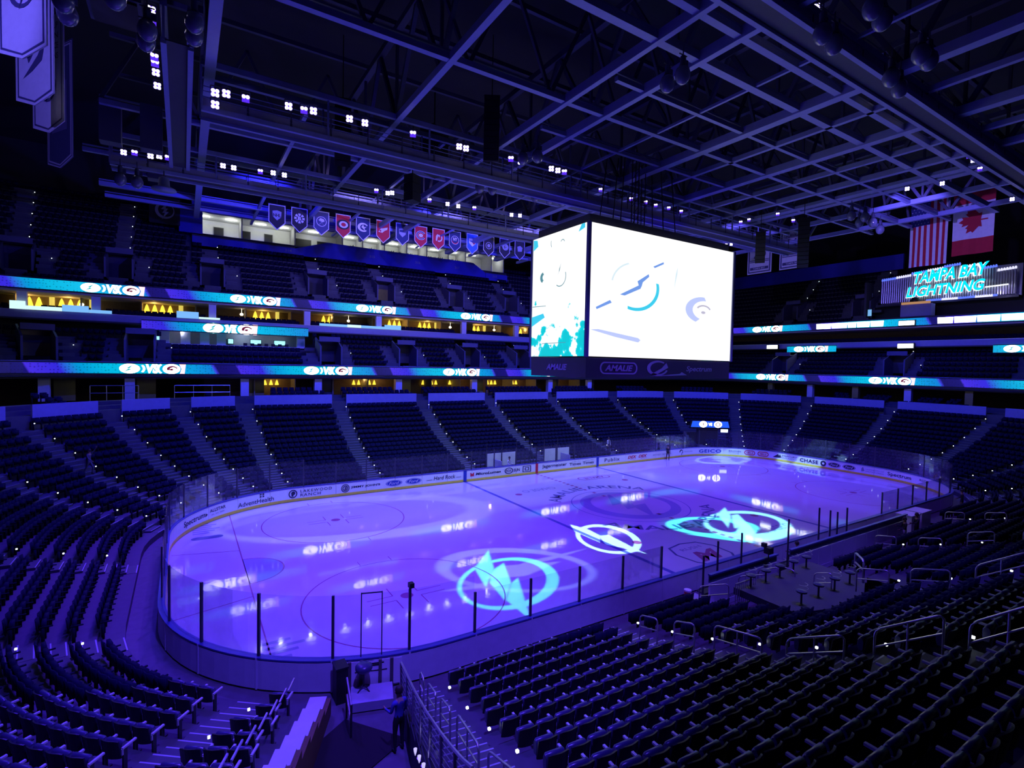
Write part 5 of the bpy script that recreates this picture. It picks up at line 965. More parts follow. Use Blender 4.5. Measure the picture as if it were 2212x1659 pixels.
# ------------------------------------------------------------------ long white banners at upper left
wb = mat('banner_cloth_pale', (.62, .62, .68), .8); bk = mat('banner_print', (.06, .06, .14), .8)
BN = [((-35.1, -1.4), (.70, -.71), 'white', 'topmost', 'long pale banner with a dark bolt logo, cut by the top of the picture'), ((-35.6, 3.4), (.64, -.77), 'white', '', 'long pale banner with stacked dark words and a slanted mark'), ((-35.7, 6.9), (.60, -.80), 'white', '', 'long pale banner with stacked dark words above a small bolt logo'), ((-36.2, 13.2), (.52, -.85), 'dark', '', 'long dark banner with a pale edge, lowest of the long banners')]
for i, ((x, y), (ux, uy), kind, _, lab) in enumerate(BN):
    L = (2.5, 2.6, 2.6, 3.0)[i]; H = (6.2, 6.6, 6.8, 7.4)[i]; zb = 22.4; t = thing('championship_banner', (x, y, zb), lab, 'banner'); nx, ny = uy, -ux
    if nx*(CAM[0]-x)+ny*(CAM[1]-y) < 0: nx, ny = -nx, -ny
    F = lambda a, b, q=0: (x+ux*a*L+nx*q, y+uy*a*L+ny*q, zb+b*H)
    mb = MB(); mb.poly([(-.5, .06), (0, 0), (.5, .06), (.5, 1), (-.5, 1)], F, depth=.04); mb.build('cloth', wb if kind == 'white' else cloth['slate'], t)
    O = [(-.5, .06), (0, 0), (.5, .06), (.5, 1), (-.5, 1)]
    for k0, k1, m in ((1, .95, wb), (.9, .84, bk if kind == 'white' else wb)):
        mb = MB(); c_ = (0, .5); A = [(c_[0]+(p[0]-c_[0])*k0, c_[1]+(p[1]-c_[1])*(1-(1-k0)*.4)) for p in O]; B = [(c_[0]+(p[0]-c_[0])*k1, c_[1]+(p[1]-c_[1])*(1-(1-k1)*.4)) for p in O]
        mb.add([F(*p, .015) for p in A]+[F(*p, .015) for p in B], [(k, (k+1) % 5, 5+(k+1) % 5, 5+k) for k in range(5)]); mb.build('border', m, t)
    mb = MB(); G = lambda a, b, q=0: F(a, b, .02)
    if i in (1, 2):
        mb.poly([(-.3, .86), (.3, .86), (.3, .93), (-.3, .93)], G)
        for k, wd in enumerate(('STANLEY CUP', 'EASTERN', 'CONFERENCE', 'CHAMPIONS')[1 if i == 1 else 0:]): mb.text(text2d(wd, .01), -.34, .76-k*.075, .68, .045, G)
    if i in (0, 2): mb.ring((0, .34 if i == 2 else .42), .085*1.0, .11, lambda a, b, q=0: F((a)*2.4, .34+(b-.34) if i == 2 else b, .02), 18, off=(.01, 0)); mb.poly([(px_*.16, (.34 if i == 2 else .42)+py_*.1) for px_, py_ in BOLT], G)
    if i == 1: mb.poly([(-.3, .2), (.1, .34), (.35, .5), (.2, .3), (-.05, .24)], G); mb.poly([(-.15, .3), (.2, .46), (.05, .5), (-.2, .36)], G)
    if i == 3: mb.poly([(-.3, .3), (.3, .3), (.3, .7), (-.3, .7)], G)
    mb.build('print', bk if kind == 'white' else mat('banner_slate_print', (.16, .16, .3), .8), t)
    mb = MB(); mb.tube([F(-.52, 1), F(.52, 1)], .05); mb.tube([F(0, 1), F(0, 1.3)], .02); mb.build('hanging_rod', steel_dim, t)
# ------------------------------------------------------------------ retired number banners
for y0, nm, num, lab in ((12.5, 'ST. LOUIS', '26', 'white retired-number banner numbered 26, next to the big screen'), (8.15, 'LECAVALIER', '4', 'white retired-number banner numbered 4, half hidden by a hanging speaker')):
    t = thing('number_banner', (33, y0-1.65, 23.3), lab, 'banner'); F = lambda a, b, q=0: (33-q, y0-a*3.3, 23.3+b*4.9)
    mb = MB(); mb.poly([(0, 0), (1, 0), (1, 1), (0, 1)], F, depth=.04); mb.build('cloth', wb, t)
    mb = MB(); G = lambda a, b, q=0: F(a, b, .02)
    for k0, k1 in ((.0, .045),):
        A = [(.04, .03), (.96, .03), (.96, .97), (.04, .97)]; B = [(.09, .06), (.91, .06), (.91, .94), (.09, .94)]; mb.add([G(*p) for p in A]+[G(*p) for p in B], [(k, (k+1) % 4, 4+(k+1) % 4, 4+k) for k in range(4)])
    mb.text(text2d(nm, .02), .16, .78, .68, .09, G); mb.text(text2d(num, .04), .27 if len(num) > 1 else .38, .4, .5 if len(num) > 1 else .28, .34, G)
    for b in (.34, .30): mb.poly([(.1, b), (.9, b), (.9, b+.02), (.1, b+.02)], G)
    mb.poly([(.12, .1), (.88, .1), (.88, .17), (.12, .17)], G); mb.build('print', bk, t); mb = MB(); mb.text(text2d('TAMPA BAY', .02), .25, .115, .5, .04, lambda a, b, q=0: F(a, b, .03)); mb.build('print', wb, t)
    mb = MB(); mb.tube([F(-.02, 1), F(1.02, 1)], .05); mb.tube([F(.5, 1), F(.5, 1.6)], .02); mb.build('hanging_rod', steel_dim, t)
# ------------------------------------------------------------------ flags
fr_, fw_, fb_ = mat('flag_red', (.50, .02, .04), .8), mat('flag_white', (.75, .75, .78), .8), mat('flag_blue', (.03, .04, .2), .8)
def flagF(y0, w, zt_, h): return lambda a, b, q=0: (36-q+.10*math.sin(a*9+b*2), y0-a*w, zt_-b*h)
t = thing('national_flag', (36, -6.1, 22.2), 'stars and stripes flag hanging upright at right, beside the maple leaf flag', 'flag'); F = flagF(-4.45, 3.3, 29.4, 7.3)
for k in range(13):
    a0, a1 = k/13, (k+1)/13; b0 = .42 if k < 7 else 0; mb = MB(); mb.add([F(a, b) for b in np.linspace(b0, 1, 8) for a in (a0, a1)], [(2*i, 2*i+1, 2*i+3, 2*i+2) for i in range(7)]); mb.build('stripe', fr_ if k % 2 else fw_, t)
mb = MB(); mb.add([F(a, b) for b in np.linspace(0, .42, 5) for a in np.linspace(0, 7/13, 6)], [(i*6+j, i*6+j+1, (i+1)*6+j+1, (i+1)*6+j) for i in range(4) for j in range(5)]); mb.build('canton', fb_, t)
mb = MB()
for r in range(9):
    for c in range(5 if r % 2 else 6):
        a, b = (.045+(c+(.5 if r % 2 else 0))*.09), .035+r*.044; mb.poly([(a+.018*(1 if k % 2 == 0 else .42)*math.cos(PI/2+k*PI/5), b+.0085*(1 if k % 2 == 0 else .42)*math.sin(PI/2+k*PI/5)) for k in range(10)], lambda x, y, q=0: F(x, y, .03))
mb.build('stars', fw_, t); mb = MB(); mb.tube([F(0, 0), F(1, 0)], .05); mb.tube([F(.5, 0), F(.5, -.3)], .02); mb.build('hanging_rod', steel_dim, t)
t = thing('national_flag', (36, -9.7, 22.7), 'red and white maple leaf flag hanging upright at right', 'flag'); F = flagF(-8.1, 3.25, 29.3, 6.6)
for b0, b1, m, nm in ((0, .24, fr_, 'red_band'), (.24, .77, fw_, 'white_band'), (.77, 1, fr_, 'red_band')):
    mb = MB(); mb.add([F(a, b) for b in np.linspace(b0, b1, 5) for a in np.linspace(0, 1, 8)], [(i*8+j, i*8+j+1, (i+1)*8+j+1, (i+1)*8+j) for i in range(4) for j in range(7)]); mb.build(nm, m, t)
leaf = [(0, 1), (.18, .68), (.38, .78), (.3, .3), (.55, .52), (.62, .38), (.95, .45), (.82, .15), (.95, .05), (.5, -.3), (.55, -.48), (.05, -.42), (.05, -.85), (-.05, -.85), (-.05, -.42)]
leaf += [(-x, y) for x, y in leaf[1:11][::-1]]
mb = MB(); mb.poly([(.52-y*.38, .505+x*.19) for x, y in leaf], lambda a, b, q=0: F(a, b, .03)); mb.build('maple_leaf', fr_, t); mb = MB(); mb.tube([F(0, 0), F(1, 0)], .05); mb.tube([F(.5, 0), F(.5, -.3)], .02); mb.build('hanging_rod', steel_dim, t)
# ------------------------------------------------------------------ organ-pipe sign
t = thing('organ_sign', (53.3, -2.2, 20), 'lit organ-pipe wall with big cyan team letters at the right-hand end', 'sign'); 
pipe_m = mat('organ_pipe', (.55, .55, .66), .3, .5); tip_w = mat('pipe_tip_white', (1, 1, 1), emit=(.7, .7, 1), estr=1.2); tip_b = mat('pipe_tip_blue', (.2, .3, 1), emit=(.12, .2, 1), estr=1.0)
pm = MB().lathe([(.10, 0), (.10, 1)], 8).mesh('organ_pipe', pipe_m); tw = [MB().lathe([(.11, 0), (.12, .2), (.06, .34)], 8).mesh('pipe_tip', m) for m in (tip_b, tip_w)]
n = 56
for k in range(n):
    y = 5.1-k*.252; g = k//7; h = 3.0+[.1, .35, .75, 1.0, 1.35, 1.1, .75, .4][min(g, 7)]-.012*k+(k % 7)*.03
    inst(pm, 'organ_pipe', t, (0, y+2.2, .5), scale=(1, 1, h)); inst(tw[g % 2], 'pipe_tip', t, (0, y+2.2, .5+h))
for k in range(34): inst(tw[k // 8 % 2], 'pipe_tip', t, (-.35, .6-k*.21+2.2-.9, .25))
mb = MB(); mb.box((53.5, -2.0, 20.15), (1.6, 14.6, .25)); mb.build('platform', dark_wall, t); mb = MB(); mb.box((53.8, -2, 22.2), (.15, 14.6, 3.8)); mb.build('pipe_backing', mat('organ_back', (.2, .2, .34), .6), t)
cy_l = mat('letter_cyan', (0, .7, .9), emit=(0, .70, .92), estr=1.2); wh_l = mat('letter_white', (1, 1, 1), emit=(.95, 1, 1), estr=1.6); dkb = mat('letter_dark', (.02, .02, .06), emit=(0, .22, .5), estr=1)
def sign_row(s, y0, y1, z0_, z1_, slope):
    for pas, (dx, bold, m, off) in enumerate(((0, .05, wh_l, (-.08, -.07)), (.08, .03, cy_l, (0, 0)))):
        mb = MB(); L_ = y0-y1; mb.text(text2d(s, bold, .25), 0, 0, 1, 1, lambda a, b, q=0: (52.85-dx, y0-a*L_+off[0]*0-off[0], z0_+b*(z1_-z0_)+a*slope+off[1])); mb.build('sign_letters', m, t, label='white outline of the sign letters' if pas == 0 else 'cyan faces of the sign letters')
sign_row('TAMPA BAY', 1.2, -6.5, 22.75, 24.3, .35); sign_row('LIGHTNING', 2.0, -6.2, 21.0, 22.4, .2)
mb = MB(); mb.bar((52.8, -6.2, 21.5), (52.8, -8.3, 21.6), .08, .14); mb.build('light_bar', wh_l, t)
lp = lamp; lp(52.0, -8.2, 20.9, 60, (.6, .55, 1), .1); lp(52.0, -3, 20.9, 50, (.2, .25, 1), .1)
t = thing('organ_console', (51.9, .3, 18.3), 'dark organ console with an orange light bar below the lit letters', 'organ')
mb = MB(); mb.box((51.9, .3, 19.1), (1.2, 3.4, 1.6)); mb.build('console_body', fascia, t); mb = MB(); mb.lathe([(.58, 0), (.55, .5), (.4, .8), (.1, .95)], 14, (51.9, .6, 19.95)); mb.build('console_hood', black, t); mb = MB(); mb.box((51.25, .3, 20.05), (.1, 3.2, .3)); mb.build('light_bar', mat('orange_bar', (.9, .5, .2), emit=(.55, .28, .12), estr=.8), t)
mb = MB(); mb.box((54.6, -2.2, 19.2), (.3, 17, 2.2)); mb.build('wall_organ_loft', black, kind='structure'); mb = MB(); mb.box((53.2, -2.2, 18.15), (3.6, 17.4, .25)); mb.build('floor_organ_loft', dark_wall, kind='structure')
for y in (6.7, -11.3): mb = MB(); mb.box((53.2, y, 20.6), (2, .3, 6)); mb.build('wall_organ_side', dark_wall, kind='structure')
mb = MB(); mb.box((51.8, 5.9, 19.2), (.1, .45, .9)); mb.build('wall_screen', mat('pale_screen', (.3, .6, .9), emit=(.2, .5, .85), estr=.9), label='small pale-blue upright screen left of the organ', cat='screen')
for y in (12.8, 16.5): pass
# ------------------------------------------------------------------ tunnel, stairs and rails of the near corner
def bp(deg, d, z): s = s_nl(deg); return RINK.p(s, d, z)
TW = thing('wall_tunnel', (0, 0, 0), kind='structure'); capw = mat('pale_cap', (.62, .64, .72), .4)
brown = mat('tunnel_wall', (.16, .10, .05), .7)
for i in range(NR):
    for s, m, nm in ((T1, dark_wall, 'side_wall'), (T0, brown, 'side_wall')):
        d = D0+i*DP; mb = MB(); sg = 1 if s == T1 else -1
        A, B = RINK.p(s, d), RINK.p(s, d+DP); tn = (RINK.p(s+.05, d)-RINK.p(s-.05, d)).normalized()*.09
        V = [p+o for p in (A-tn, A+tn, B+tn, B-tn) for o in (Vector((0, 0, 0)), Vector((0, 0, ZR[i]+.18)))]
        mb.add([V[0], V[2], V[4], V[6], V[1], V[3], V[5], V[7]], MB.BF); mb.build(nm, m, TW)
    d = D0+i*DP; c = RINK.p(T0+.28*8.5/(8.5+d), d+.3, ZR[i]+.2); q = RINK.pn(T0); mb = MB(); mb.box(c, (.5, .62, .05), math.atan2(q[3], q[2])-PI/2); mb.build('pale_cap', capw, TW)
    if i % 1 == 0 and i < 12:   # pale edge strip of the row beside the tunnel steps
        c = RINK.p(T0+1.0*8.5/(8.5+d), d+.25, ZR[i]+.78); mb = MB(); mb.box(c, (.04, .62, .05), math.atan2(q[3], q[2])-PI/2); mb.build('row_end_strip', rail_m, TW)
mb = MB(); mb.poly([(0, 0), (1.9, .9), (.6, 2.6), (-1.5, 1.2)], lambda x, y, w=0: (-26.3+x, -16.4+y, .0+w), depth=-.02); tag(mb.build('floor_patch', mat('floor_patch_black', (.012, .012, .014), .9)), 'black four-sided patch on the tunnel floor', 'mat')  # dark four-sided sheet laid flat on the floor
# railing with horizontal wires along the tunnel side of the stairs
RL = thing('stair_railing', tuple(RINK.p(T1, D0, 0)), 'grey wire-infill railing between the dark tunnel and the near stairs', 'railing')
rp_ = lambda i, h: RINK.p(T1+.02, D0+i*DP+.3, ZR[int(i)]+(ZR[min(int(i)+1, NR-1)]-ZR[int(i)])*(i-int(i))+.2+h)
pts = [0, 1.4, 2.8, 4.2, 5.6, 7, 8.4, 9.8]
for i in pts: mb = MB(); mb.tube([rp_(i, -.3), rp_(i, 1.0)], .045); mb.build('post', rail_m, RL)
mb = MB(); mb.tube([rp_(i, 1.0) for i in np.linspace(0, 9.8, 29)], .035); mb.build('top_rail', rail_m, RL)
for h in (.1, .25, .4, .55, .7, .85): mb = MB(); mb.tube([rp_(i, h) for i in np.linspace(0, 9.8, 15)], .011, 4); mb.build('wire', rail_m, RL)
mb = MB(); V = []; 
for i in np.linspace(0, 9.8, 15): V += [rp_(i, .05), rp_(i, .95)]
mb.add(V, [(2*k, 2*k+2, 2*k+3, 2*k+1) for k in range(14)]); mb.build('mesh_infill', glass_mat('mesh_infill', (.6, .6, .7), .55, .2), RL)
lc = mat('led_cone', (.7, .7, 1), emit=(.55, .5, 1), estr=1.1); lb = mat('led_strip_blue', (.1, .05, 1), emit=(.10, .03, 1), estr=2.2)
for k, i in enumerate((5.0, 5.7, 6.4)):
    mb = MB(); p = RINK.p(T1+.14, D0+i*DP, 1.5+.35*(i-5)); mb.lathe([(.045, .07), (.035, 0), (.006, -.1)], 8, p); mb.build('wall_light', lc, label=f'small glowing cone-shaped wall light in the tunnel, {ordw(k+1)} from the rink', cat='lamp')
    if k < 2: mb = MB(); mb.bar(RINK.p(T1+.12, D0+i*DP+.12, 1.42+.35*(i-5)), RINK.p(T1+.12, D0+(i+.6)*DP, 1.42+.35*(i-4.4)), .03, .03); mb.build('strip_light', lb, label=f'glowing blue strip light on the tunnel wall, {ordw(k+1)} from the rink', cat='lamp')
# centre handrails of the near stairs
q0 = s_nl(260.6)
def loop_rail(P0, P1, label, rad=.028, mid=True):
    """P0, P1: floor points of the two legs"""
    t = thing('handrail', tuple(P0), label, 'handrail', 'looped handrails of the aisles'); P0, P1 = Vector(P0), Vector(P1); up = Vector((0, 0, 1)); d = (P1-P0); L = d.length; u = d/L; r = .16; h = .98
    pts = [P0, P0+up*(h-r)]+[P0+u*(r-r*math.cos(a))+up*(h-r+r*math.sin(a)) for a in np.linspace(.3, PI/2, 4)]+[P1-u*(r-r*math.cos(a))+up*(h-r+r*math.sin(a)) for a in np.linspace(PI/2, .3, 4)]+[P1+up*(h-r), P1]
    mb = MB(); mb.tube(pts, rad, 8); mb.build('tube_frame', rail_m, t, smooth=True); mb = MB(); mb.tube([P0+up*.55, P1+up*.55], rad*.8, 8); mb.build('lower_bar', rail_m, t)
    if mid and L > 1.35: mb = MB(); mb.tube([(P0+P1)/2, (P0+P1)/2+up*h], rad*.8, 8); mb.build('middle_post', rail_m, t)
    return t
for k, (i0, i1) in enumerate(((.3, .9), (1.5, 2.6), (3.2, 4.3), (5.0, 6.9), (7.6, 9.6))):
    zf = lambda i: ZR[int(i)]
    loop_rail(RINK.p(q0, D0+i0*DP+.3, zf(i0)), RINK.p(q0, D0+i1*DP+.3, zf(i1)), f'grey looped handrail on the near stairs, {ordw(k+1)} up from the rink')
YS = ((-16.04, -16.87), (-17.6, -18.43), (-19.18, -20.76), (-21.49, -22.95), (-23.62, -24.95), (-25.4, -26.6))
for k, (a, b) in enumerate(YS):
    zz = lambda y: ZR[max(0, min(NR-1, int((-y-12.954-D0)/DP)))]
    loop_rail((-15.6, a, zz(a)), (-15.6, b, zz(b)), f'grey looped handrail in the front handrail aisle, {ordw(k+1)} up from the rink')
for k, (a, b) in enumerate(((-15.9, -16.6), (-17.44, -18.17), (-19.13, -20.28), (-21.0, -22.2), (-22.9, -24.2), (-25, -26.2))):
    loop_rail((-6.3, a, zz(a)), (-6.3, b, zz(b)), f'grey looped handrail in the aisle beside the curved platform, {ordw(k+1)} up from the rink')
for xi, (x, wd) in enumerate(((2.9, 'in the second aisle beyond the platform'), (12.7, 'in the third aisle beyond the platform'))):
    for k, y in enumerate((-16, -18, -20, -22)):
        loop_rail((x, y, zz(y)), (x, y-1.0, zz(y-1.0)), f'grey looped handrail {wd}, {ordw(k+1)} up from the rink')
# step platform, stool, cabinet and small rail outside the gate
p = bp(252.6, .86, .16); mb = MB(); mb.box(p, (1.3, .9, .28), math.radians(252.6-90)+PI); tag(mb.build('platform', mat('platform_pale', (.40, .40, .48), .5)), 'low pale platform outside the rink gate', 'platform')
p = bp(251.0, .62, .30); t = thing('stool', tuple(p), 'round padded stool on the pale platform by the gate', 'stool')
mb = MB(); mb.lathe([(.02, .62), (.24, .62), (.27, .68), (.27, .76), (.2, .82), (.02, .83)], 16); mb.build('seat', pad_m, t, local=True, smooth=True); mb = MB(); mb.tube([(0, 0, .1), (0, 0, .64)], .03); mb.build('column', frame_m, t, local=True)
for k in range(4): a = k*PI/2+.5; mb = MB(); mb.tube([(0, 0, .16), (.26*math.cos(a), .26*math.sin(a), .0)], .018); mb.build('leg', frame_m, t, local=True)
p = bp(246.4, .55, 0); t = thing('cabinet', tuple(p), 'small black cabinet standing against the boards at the tunnel', 'cabinet'); mb = MB(); mb.box((0, 0, .55), (.36, .5, 1.1)); mb.build('body', black, t, local=True); mb = MB(); mb.box((0, 0, 1.12), (.4, .54, .05)); mb.build('top', seat_m, t, local=True); mb = MB(); mb.box((.18, 0, .55), (.02, .42, .9)); mb.build('door', seat_m, t, local=True)
P0, P1 = bp(248.4, 1.5, .0), bp(249.6, 2.4, .0); t = thing('handrail', tuple(P1), 'short sloping handrail beside the pale platform', 'handrail')
for h0, h1 in ((1.25, .95), (.75, .42)): mb = MB(); mb.tube([P0+Vector((0, 0, h0)), P1+Vector((0, 0, h1))], .03); mb.build('bar', rail_m, t)
for P_, h in ((P0, 1.25), (P1, .98)): mb = MB(); mb.tube([P_, P_+Vector((0, 0, h))], .035); mb.build('post', frame_m, t)
# ------------------------------------------------------------------ benches of the near side
BB = thing('bench_wall', (-7.2, -14.75, 0), 'white-panelled back wall of the nearer players bench', 'partition'); BB2 = thing('bench_wall', (3.5, -14.75, 0), 'white-panelled back wall of the farther players bench', 'partition')
for R_, x0, x1 in ((BB, -9.9, -4.6), (BB2, -3.4, 10.2)):
    n = int((x1-x0)/1.3)
    for k in range(n):
        a, b = x0+(x1-x0)*k/n+.015, x0+(x1-x0)*(k+1)/n-.015; mb = MB(); mb.box(((a+b)/2, -14.75, .72), (b-a, .08, .95)); mb.build('panel', board_w, R_)
        mb = MB(); mb.box(((a+b)/2, -14.72, 1.38), (b-a, .05, .32)); mb.build('upper_panel', mat('bench_glass', (.07, .09, .2), .2), R_)
        if k % 2: mb = MB(); mb.text(text2d('SPECTRUM' if k % 4 == 1 else 'LIGHTNING', .01), a+.1, .3, b-a-.2, .14, lambda x, y, q=0: (x, -14.8, y)); mb.build('advert_lettering', ink_grey, R_)
    mb = MB(); mb.box(((x0+x1)/2, -14.75, 1.58), (x1-x0, .16, .07)); mb.build('cap', cap_m, R_)
    mb = MB(); mb.box(((x0+x1)/2, -14.75, .12), (x1-x0, .1, .24)); mb.build('plinth', board_back, R_)
for x, h in ((-9.0, 2.9), (-7.2, 3.0), (-10.0, 2.4), (-3.2, 3.1), (-.2, 3.3), (1.0, 3.0), (1.8, 2.8), (2.9, 2.9)):
    mb = MB(); mb.tube([(x, -14.5, 0), (x, -14.5, h)], .05); tag(mb.build('bench_post', post_m), f'dark upright post behind the players benches, {ordw([-10.0, -9.0, -7.2, -3.2, -.2, 1.0, 1.8, 2.9].index(x)+1)} from the near end', 'post')
for x0, x1, w in ((-9.6, -4.8, 'nearer'), (-3.2, 9.8, 'farther')):
    t = thing('player_bench', ((x0+x1)/2, -14.1, 0), f'long {w} players bench between the boards and the white wall', 'bench'); mb = MB(); mb.box(((x0+x1)/2, -14.1, .46), (x1-x0, .38, .06)); mb.build('seat', seat_m, t)
    for x in np.linspace(x0+.4, x1-.4, 4): mb = MB(); mb.box((x, -14.1, .22), (.06, .34, .44)); mb.build('leg', frame_m, t)
t = thing('camera_rig', (-5.6, -14.9, 1.6), 'small dark camera on a thin pole above the nearer bench wall', 'camera'); mb = MB(); mb.box((-5.6, -14.9, 2.0), (.34, .3, .3)).box((-5.75, -14.75, 2.25), (.2, .2, .18)); mb.build('body', black, t); mb = MB(); mb.tube([(-5.6, -14.9, 1.6), (-5.6, -14.9, 1.9)], .03); mb.build('pole', black, t)
t = thing('camera_rig', (-23.4, -13.2, 3.1), 'tiny dark camera clamped on the tall glass post above the gate', 'camera'); mb = MB(); mb.box((-23.35, -13.05, 3.35), (.16, .2, .16)); mb.build('body', black, t); mb = MB(); mb.tube([(-23.4, -13.1, 2.5), (-23.4, -13.1, 3.3)], .045); mb.build('pole', post_m, t)
# cluttered gap at the near end of the bench: bucket, bottles, steel barrier
t = thing('bucket', (-10.4, -14.0, .35), 'red and white bucket in the gap beside the bench', 'bucket'); mb = MB(); mb.lathe([(.12, 0), (.16, .32), (.17, .33)], 12); mb.build('body', mat('bucket_red', (.6, .05, .05), .4), t, local=True); mb = MB(); mb.lathe([(.17, .33), (.165, .4)], 12); mb.build('rim', board_w, t, local=True)
for k, (x, y) in enumerate(((-10.7, -14.7), (-10.5, -14.85), (-10.9, -14.95))): t = thing('water_bottle', (x, y, .35), f'small white drinks bottle beside the bench, {ordw(k+1)} of three', 'bottle', 'drinks bottles beside the bench'); mb = MB(); mb.lathe([(.05, 0), (.05, .2), (.02, .25)], 8); mb.build('body', board_w, t, local=True); mb = MB(); mb.lathe([(.022, .25), (.02, .3)], 8); mb.build('cap', ink_blue, t, local=True)
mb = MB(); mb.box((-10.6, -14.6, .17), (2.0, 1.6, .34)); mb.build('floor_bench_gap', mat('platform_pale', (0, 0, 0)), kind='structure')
t = thing('steel_barrier', (-9.4, -16.2, .75), 'upright-barred steel barrier at the head of the bench gap', 'barrier')
for x in np.linspace(-10.1, -8.7, 11): mb = MB(); mb.tube([(x, -16.2, .75), (x, -16.2, 1.75)], .02); mb.build('bar', rail_m, t)
for z in (.8, 1.75): mb = MB(); mb.tube([(-10.1, -16.2, z), (-8.7, -16.2, z)], .03); mb.build('rail', rail_m, t)
for k, (a, b) in enumerate((((-10.9, -15.0), (-10.3, -16.0)), ((-8.4, -15.2), (-7.9, -16.2)), ((-6.9, -15.2), (-6.6, -16.0)))): loop_rail((*a, .4), (*b, .75), f'short grey looped rail at the bench gap, {ordw(k+1)} from the glass end', mid=False)
# curved platform with small bar stools
mb = MB(); P_ = [(-9.8, -15.9), (-3.8, -15.9), (-3.8, -18.4), (-5.5, -19.1), (-7.8, -19.2), (-9.8, -18.6)]; mb.poly(P_[::-1], lambda x, y, w=0: (x, y, 1.45+w), depth=.3); mb.build('floor_platform', mat('platform_dark', (.07, .07, .10), .5), kind='structure')
for k in range(9):
    x, y = (-9.2+k*1.1, -16.3) if k < 5 else (-8.9+(k-5)*1.3, -18.3)
    t = thing('bar_stool', (x, y, 1.45), f'dark low-backed stool on the curved platform, {ordw(k % 5+1)} of the {"front" if k < 5 else "rear"} line', 'stool')
    mb = MB(); mb.lathe([(.2, .5), (.21, .56), (.02, .58)], 12); mb.build('seat', pad_m, t, local=True); mb = MB(); mb.ring((0, 0), .19, .23, lambda a, b, q=0: (a, b, .85), 12, a0=PI*1.0, a1=2*PI); mb.ring((0, 0), .225, .235, lambda a, b, q=0: (a, b, .7), 12, a0=PI, a1=2*PI); mb.build('back_hoop', rail_m, t, local=True); mb = MB(); mb.tube([(0, 0, 0), (0, 0, .5)], .04); mb.lathe([(.2, 0), (.04, .04)], 10); mb.build('base', frame_m, t, local=True)
loop_rail((-4.7, -18.7, 1.6), (-3.9, -18.0, 1.6), 'pale sloping rail at the far end of the curved platform', .05, False)
# pale low cabinets and goal-judge boxes on the near boards at far right
for k, (x, y, w, m) in enumerate(((11.7, -14.3, 1.3, board_w), (13.4, -14.3, 1.5, board_w))): mb = MB(); mb.box((x, y, .65), (w, .9, 1.25)); mb.box((x, y, 1.3), (w+.08, .98, .06), 0, 1); tag(mb.build('timing_desk', [m, capw]), f'pale boxy desk beyond the farther bench, {ordw(k+1)} from the bench', 'desk')
# ------------------------------------------------------------------ penalty boxes on the far side
t = thing('penalty_box', (.8, 14.6, 0), 'penalty box with pale rear panels behind the far boards', 'penalty box')
for k in range(6): a = -4.4+k*1.75; mb = MB(); mb.box((a+.85, 15.3, 1.3), (1.68, .06, 1.3)); mb.build('rear_panel', board_w if k in (0, 1, 4, 5) else pane_m, t); mb = MB(); mb.box((a, 15.2, 1.5), (.07, .07, 3.0)); mb.build('post', post_m, t)
mb = MB(); mb.box((.8, 14.6, .46), (10, .4, .07)); mb.build('bench', seat_m, t)
for x, lb_ in ((-3.8, 'left'), (4.6, 'right')): mb = MB(); mb.box((x, 14.1, .8), (.06, 1.6, 1.4)); mb.build('side_panel', board_back, t)
# ------------------------------------------------------------------ seats
def seat_meshes():
    xs = np.linspace(-.235, .235, 7); zs = [.40, .60, .78, .87]
    V = []; F = []
    for sd in (0, 1):
        for j, z in enumerate(zs):
            for x in xs:
                q = x/.235; zz = z-(.035*q**4 if j == 3 else 0); y = .20+.065*(1-q*q)+.16*(z-.40)+(.032 if sd else 0); V.append((x, y, zz))
    n = len(xs); m = len(zs); o = n*m; idx = lambda s, j, i: s*o+j*n+i
    for j in range(m-1):
        for i in range(n-1): F += [(idx(0, j, i), idx(0, j, i+1), idx(0, j+1, i+1), idx(0, j+1, i)), (idx(1, j, i), idx(1, j+1, i), idx(1, j+1, i+1), idx(1, j, i+1))]
    for i in range(n-1): F += [(idx(0, m-1, i), idx(0, m-1, i+1), idx(1, m-1, i+1), idx(1, m-1, i)), (idx(0, 0, i+1), idx(0, 0, i), idx(1, 0, i), idx(1, 0, i+1))]
    for j in range(m-1): F += [(idx(0, j+1, 0), idx(1, j+1, 0), idx(1, j, 0), idx(0, j, 0)), (idx(0, j, n-1), idx(1, j, n-1), idx(1, j+1, n-1), idx(0, j+1, n-1))]
    back = MB().add(V, F).mesh('backrest', seat_m)
    prof = [(.08, .42), (.19, .42), (.21, .55), (.205, .70), (.18, .76), (.14, .785), (.09, .77), (.055, .70), (.05, .55)]
    V = []; k = len(prof)
    for x, sc in ((-.225, .82), (-.20, 1), (.20, 1), (.225, .82)): V += [(x, .13+(y-.13)*sc, .6+(z-.6)*sc) for y, z in prof]
    F = [(a*k+i, (a+1)*k+i, (a+1)*k+(i+1) % k, a*k+(i+1) % k) for a in range(3) for i in range(k)]+[tuple(range(k))[::-1], tuple(3*k+i for i in range(k))]
    F = [f[::-1] for f in F]
    pan = MB().add(V, F).mesh('seat_pan', pad_m); [setattr(p, 'use_smooth', len(p.vertices) == 4) for p in pan.polygons]
    arm = MB().box((-.26, .04, .63), (.055, .36, .04)).box((-.26, .2, .55), (.04, .06, .14)).mesh('armrest', arm_m)
    leg = MB().box((-.26, .15, .3), (.045, .10, .6)).box((-.26, .12, .015), (.06, .24, .03)).mesh('leg', frame_m)
    return back, pan, arm, leg
SBK, SPN, SAR, SLG = seat_meshes()
lower = []      # (x, y, z, ang, row, section, index from the low-s aisle, count)
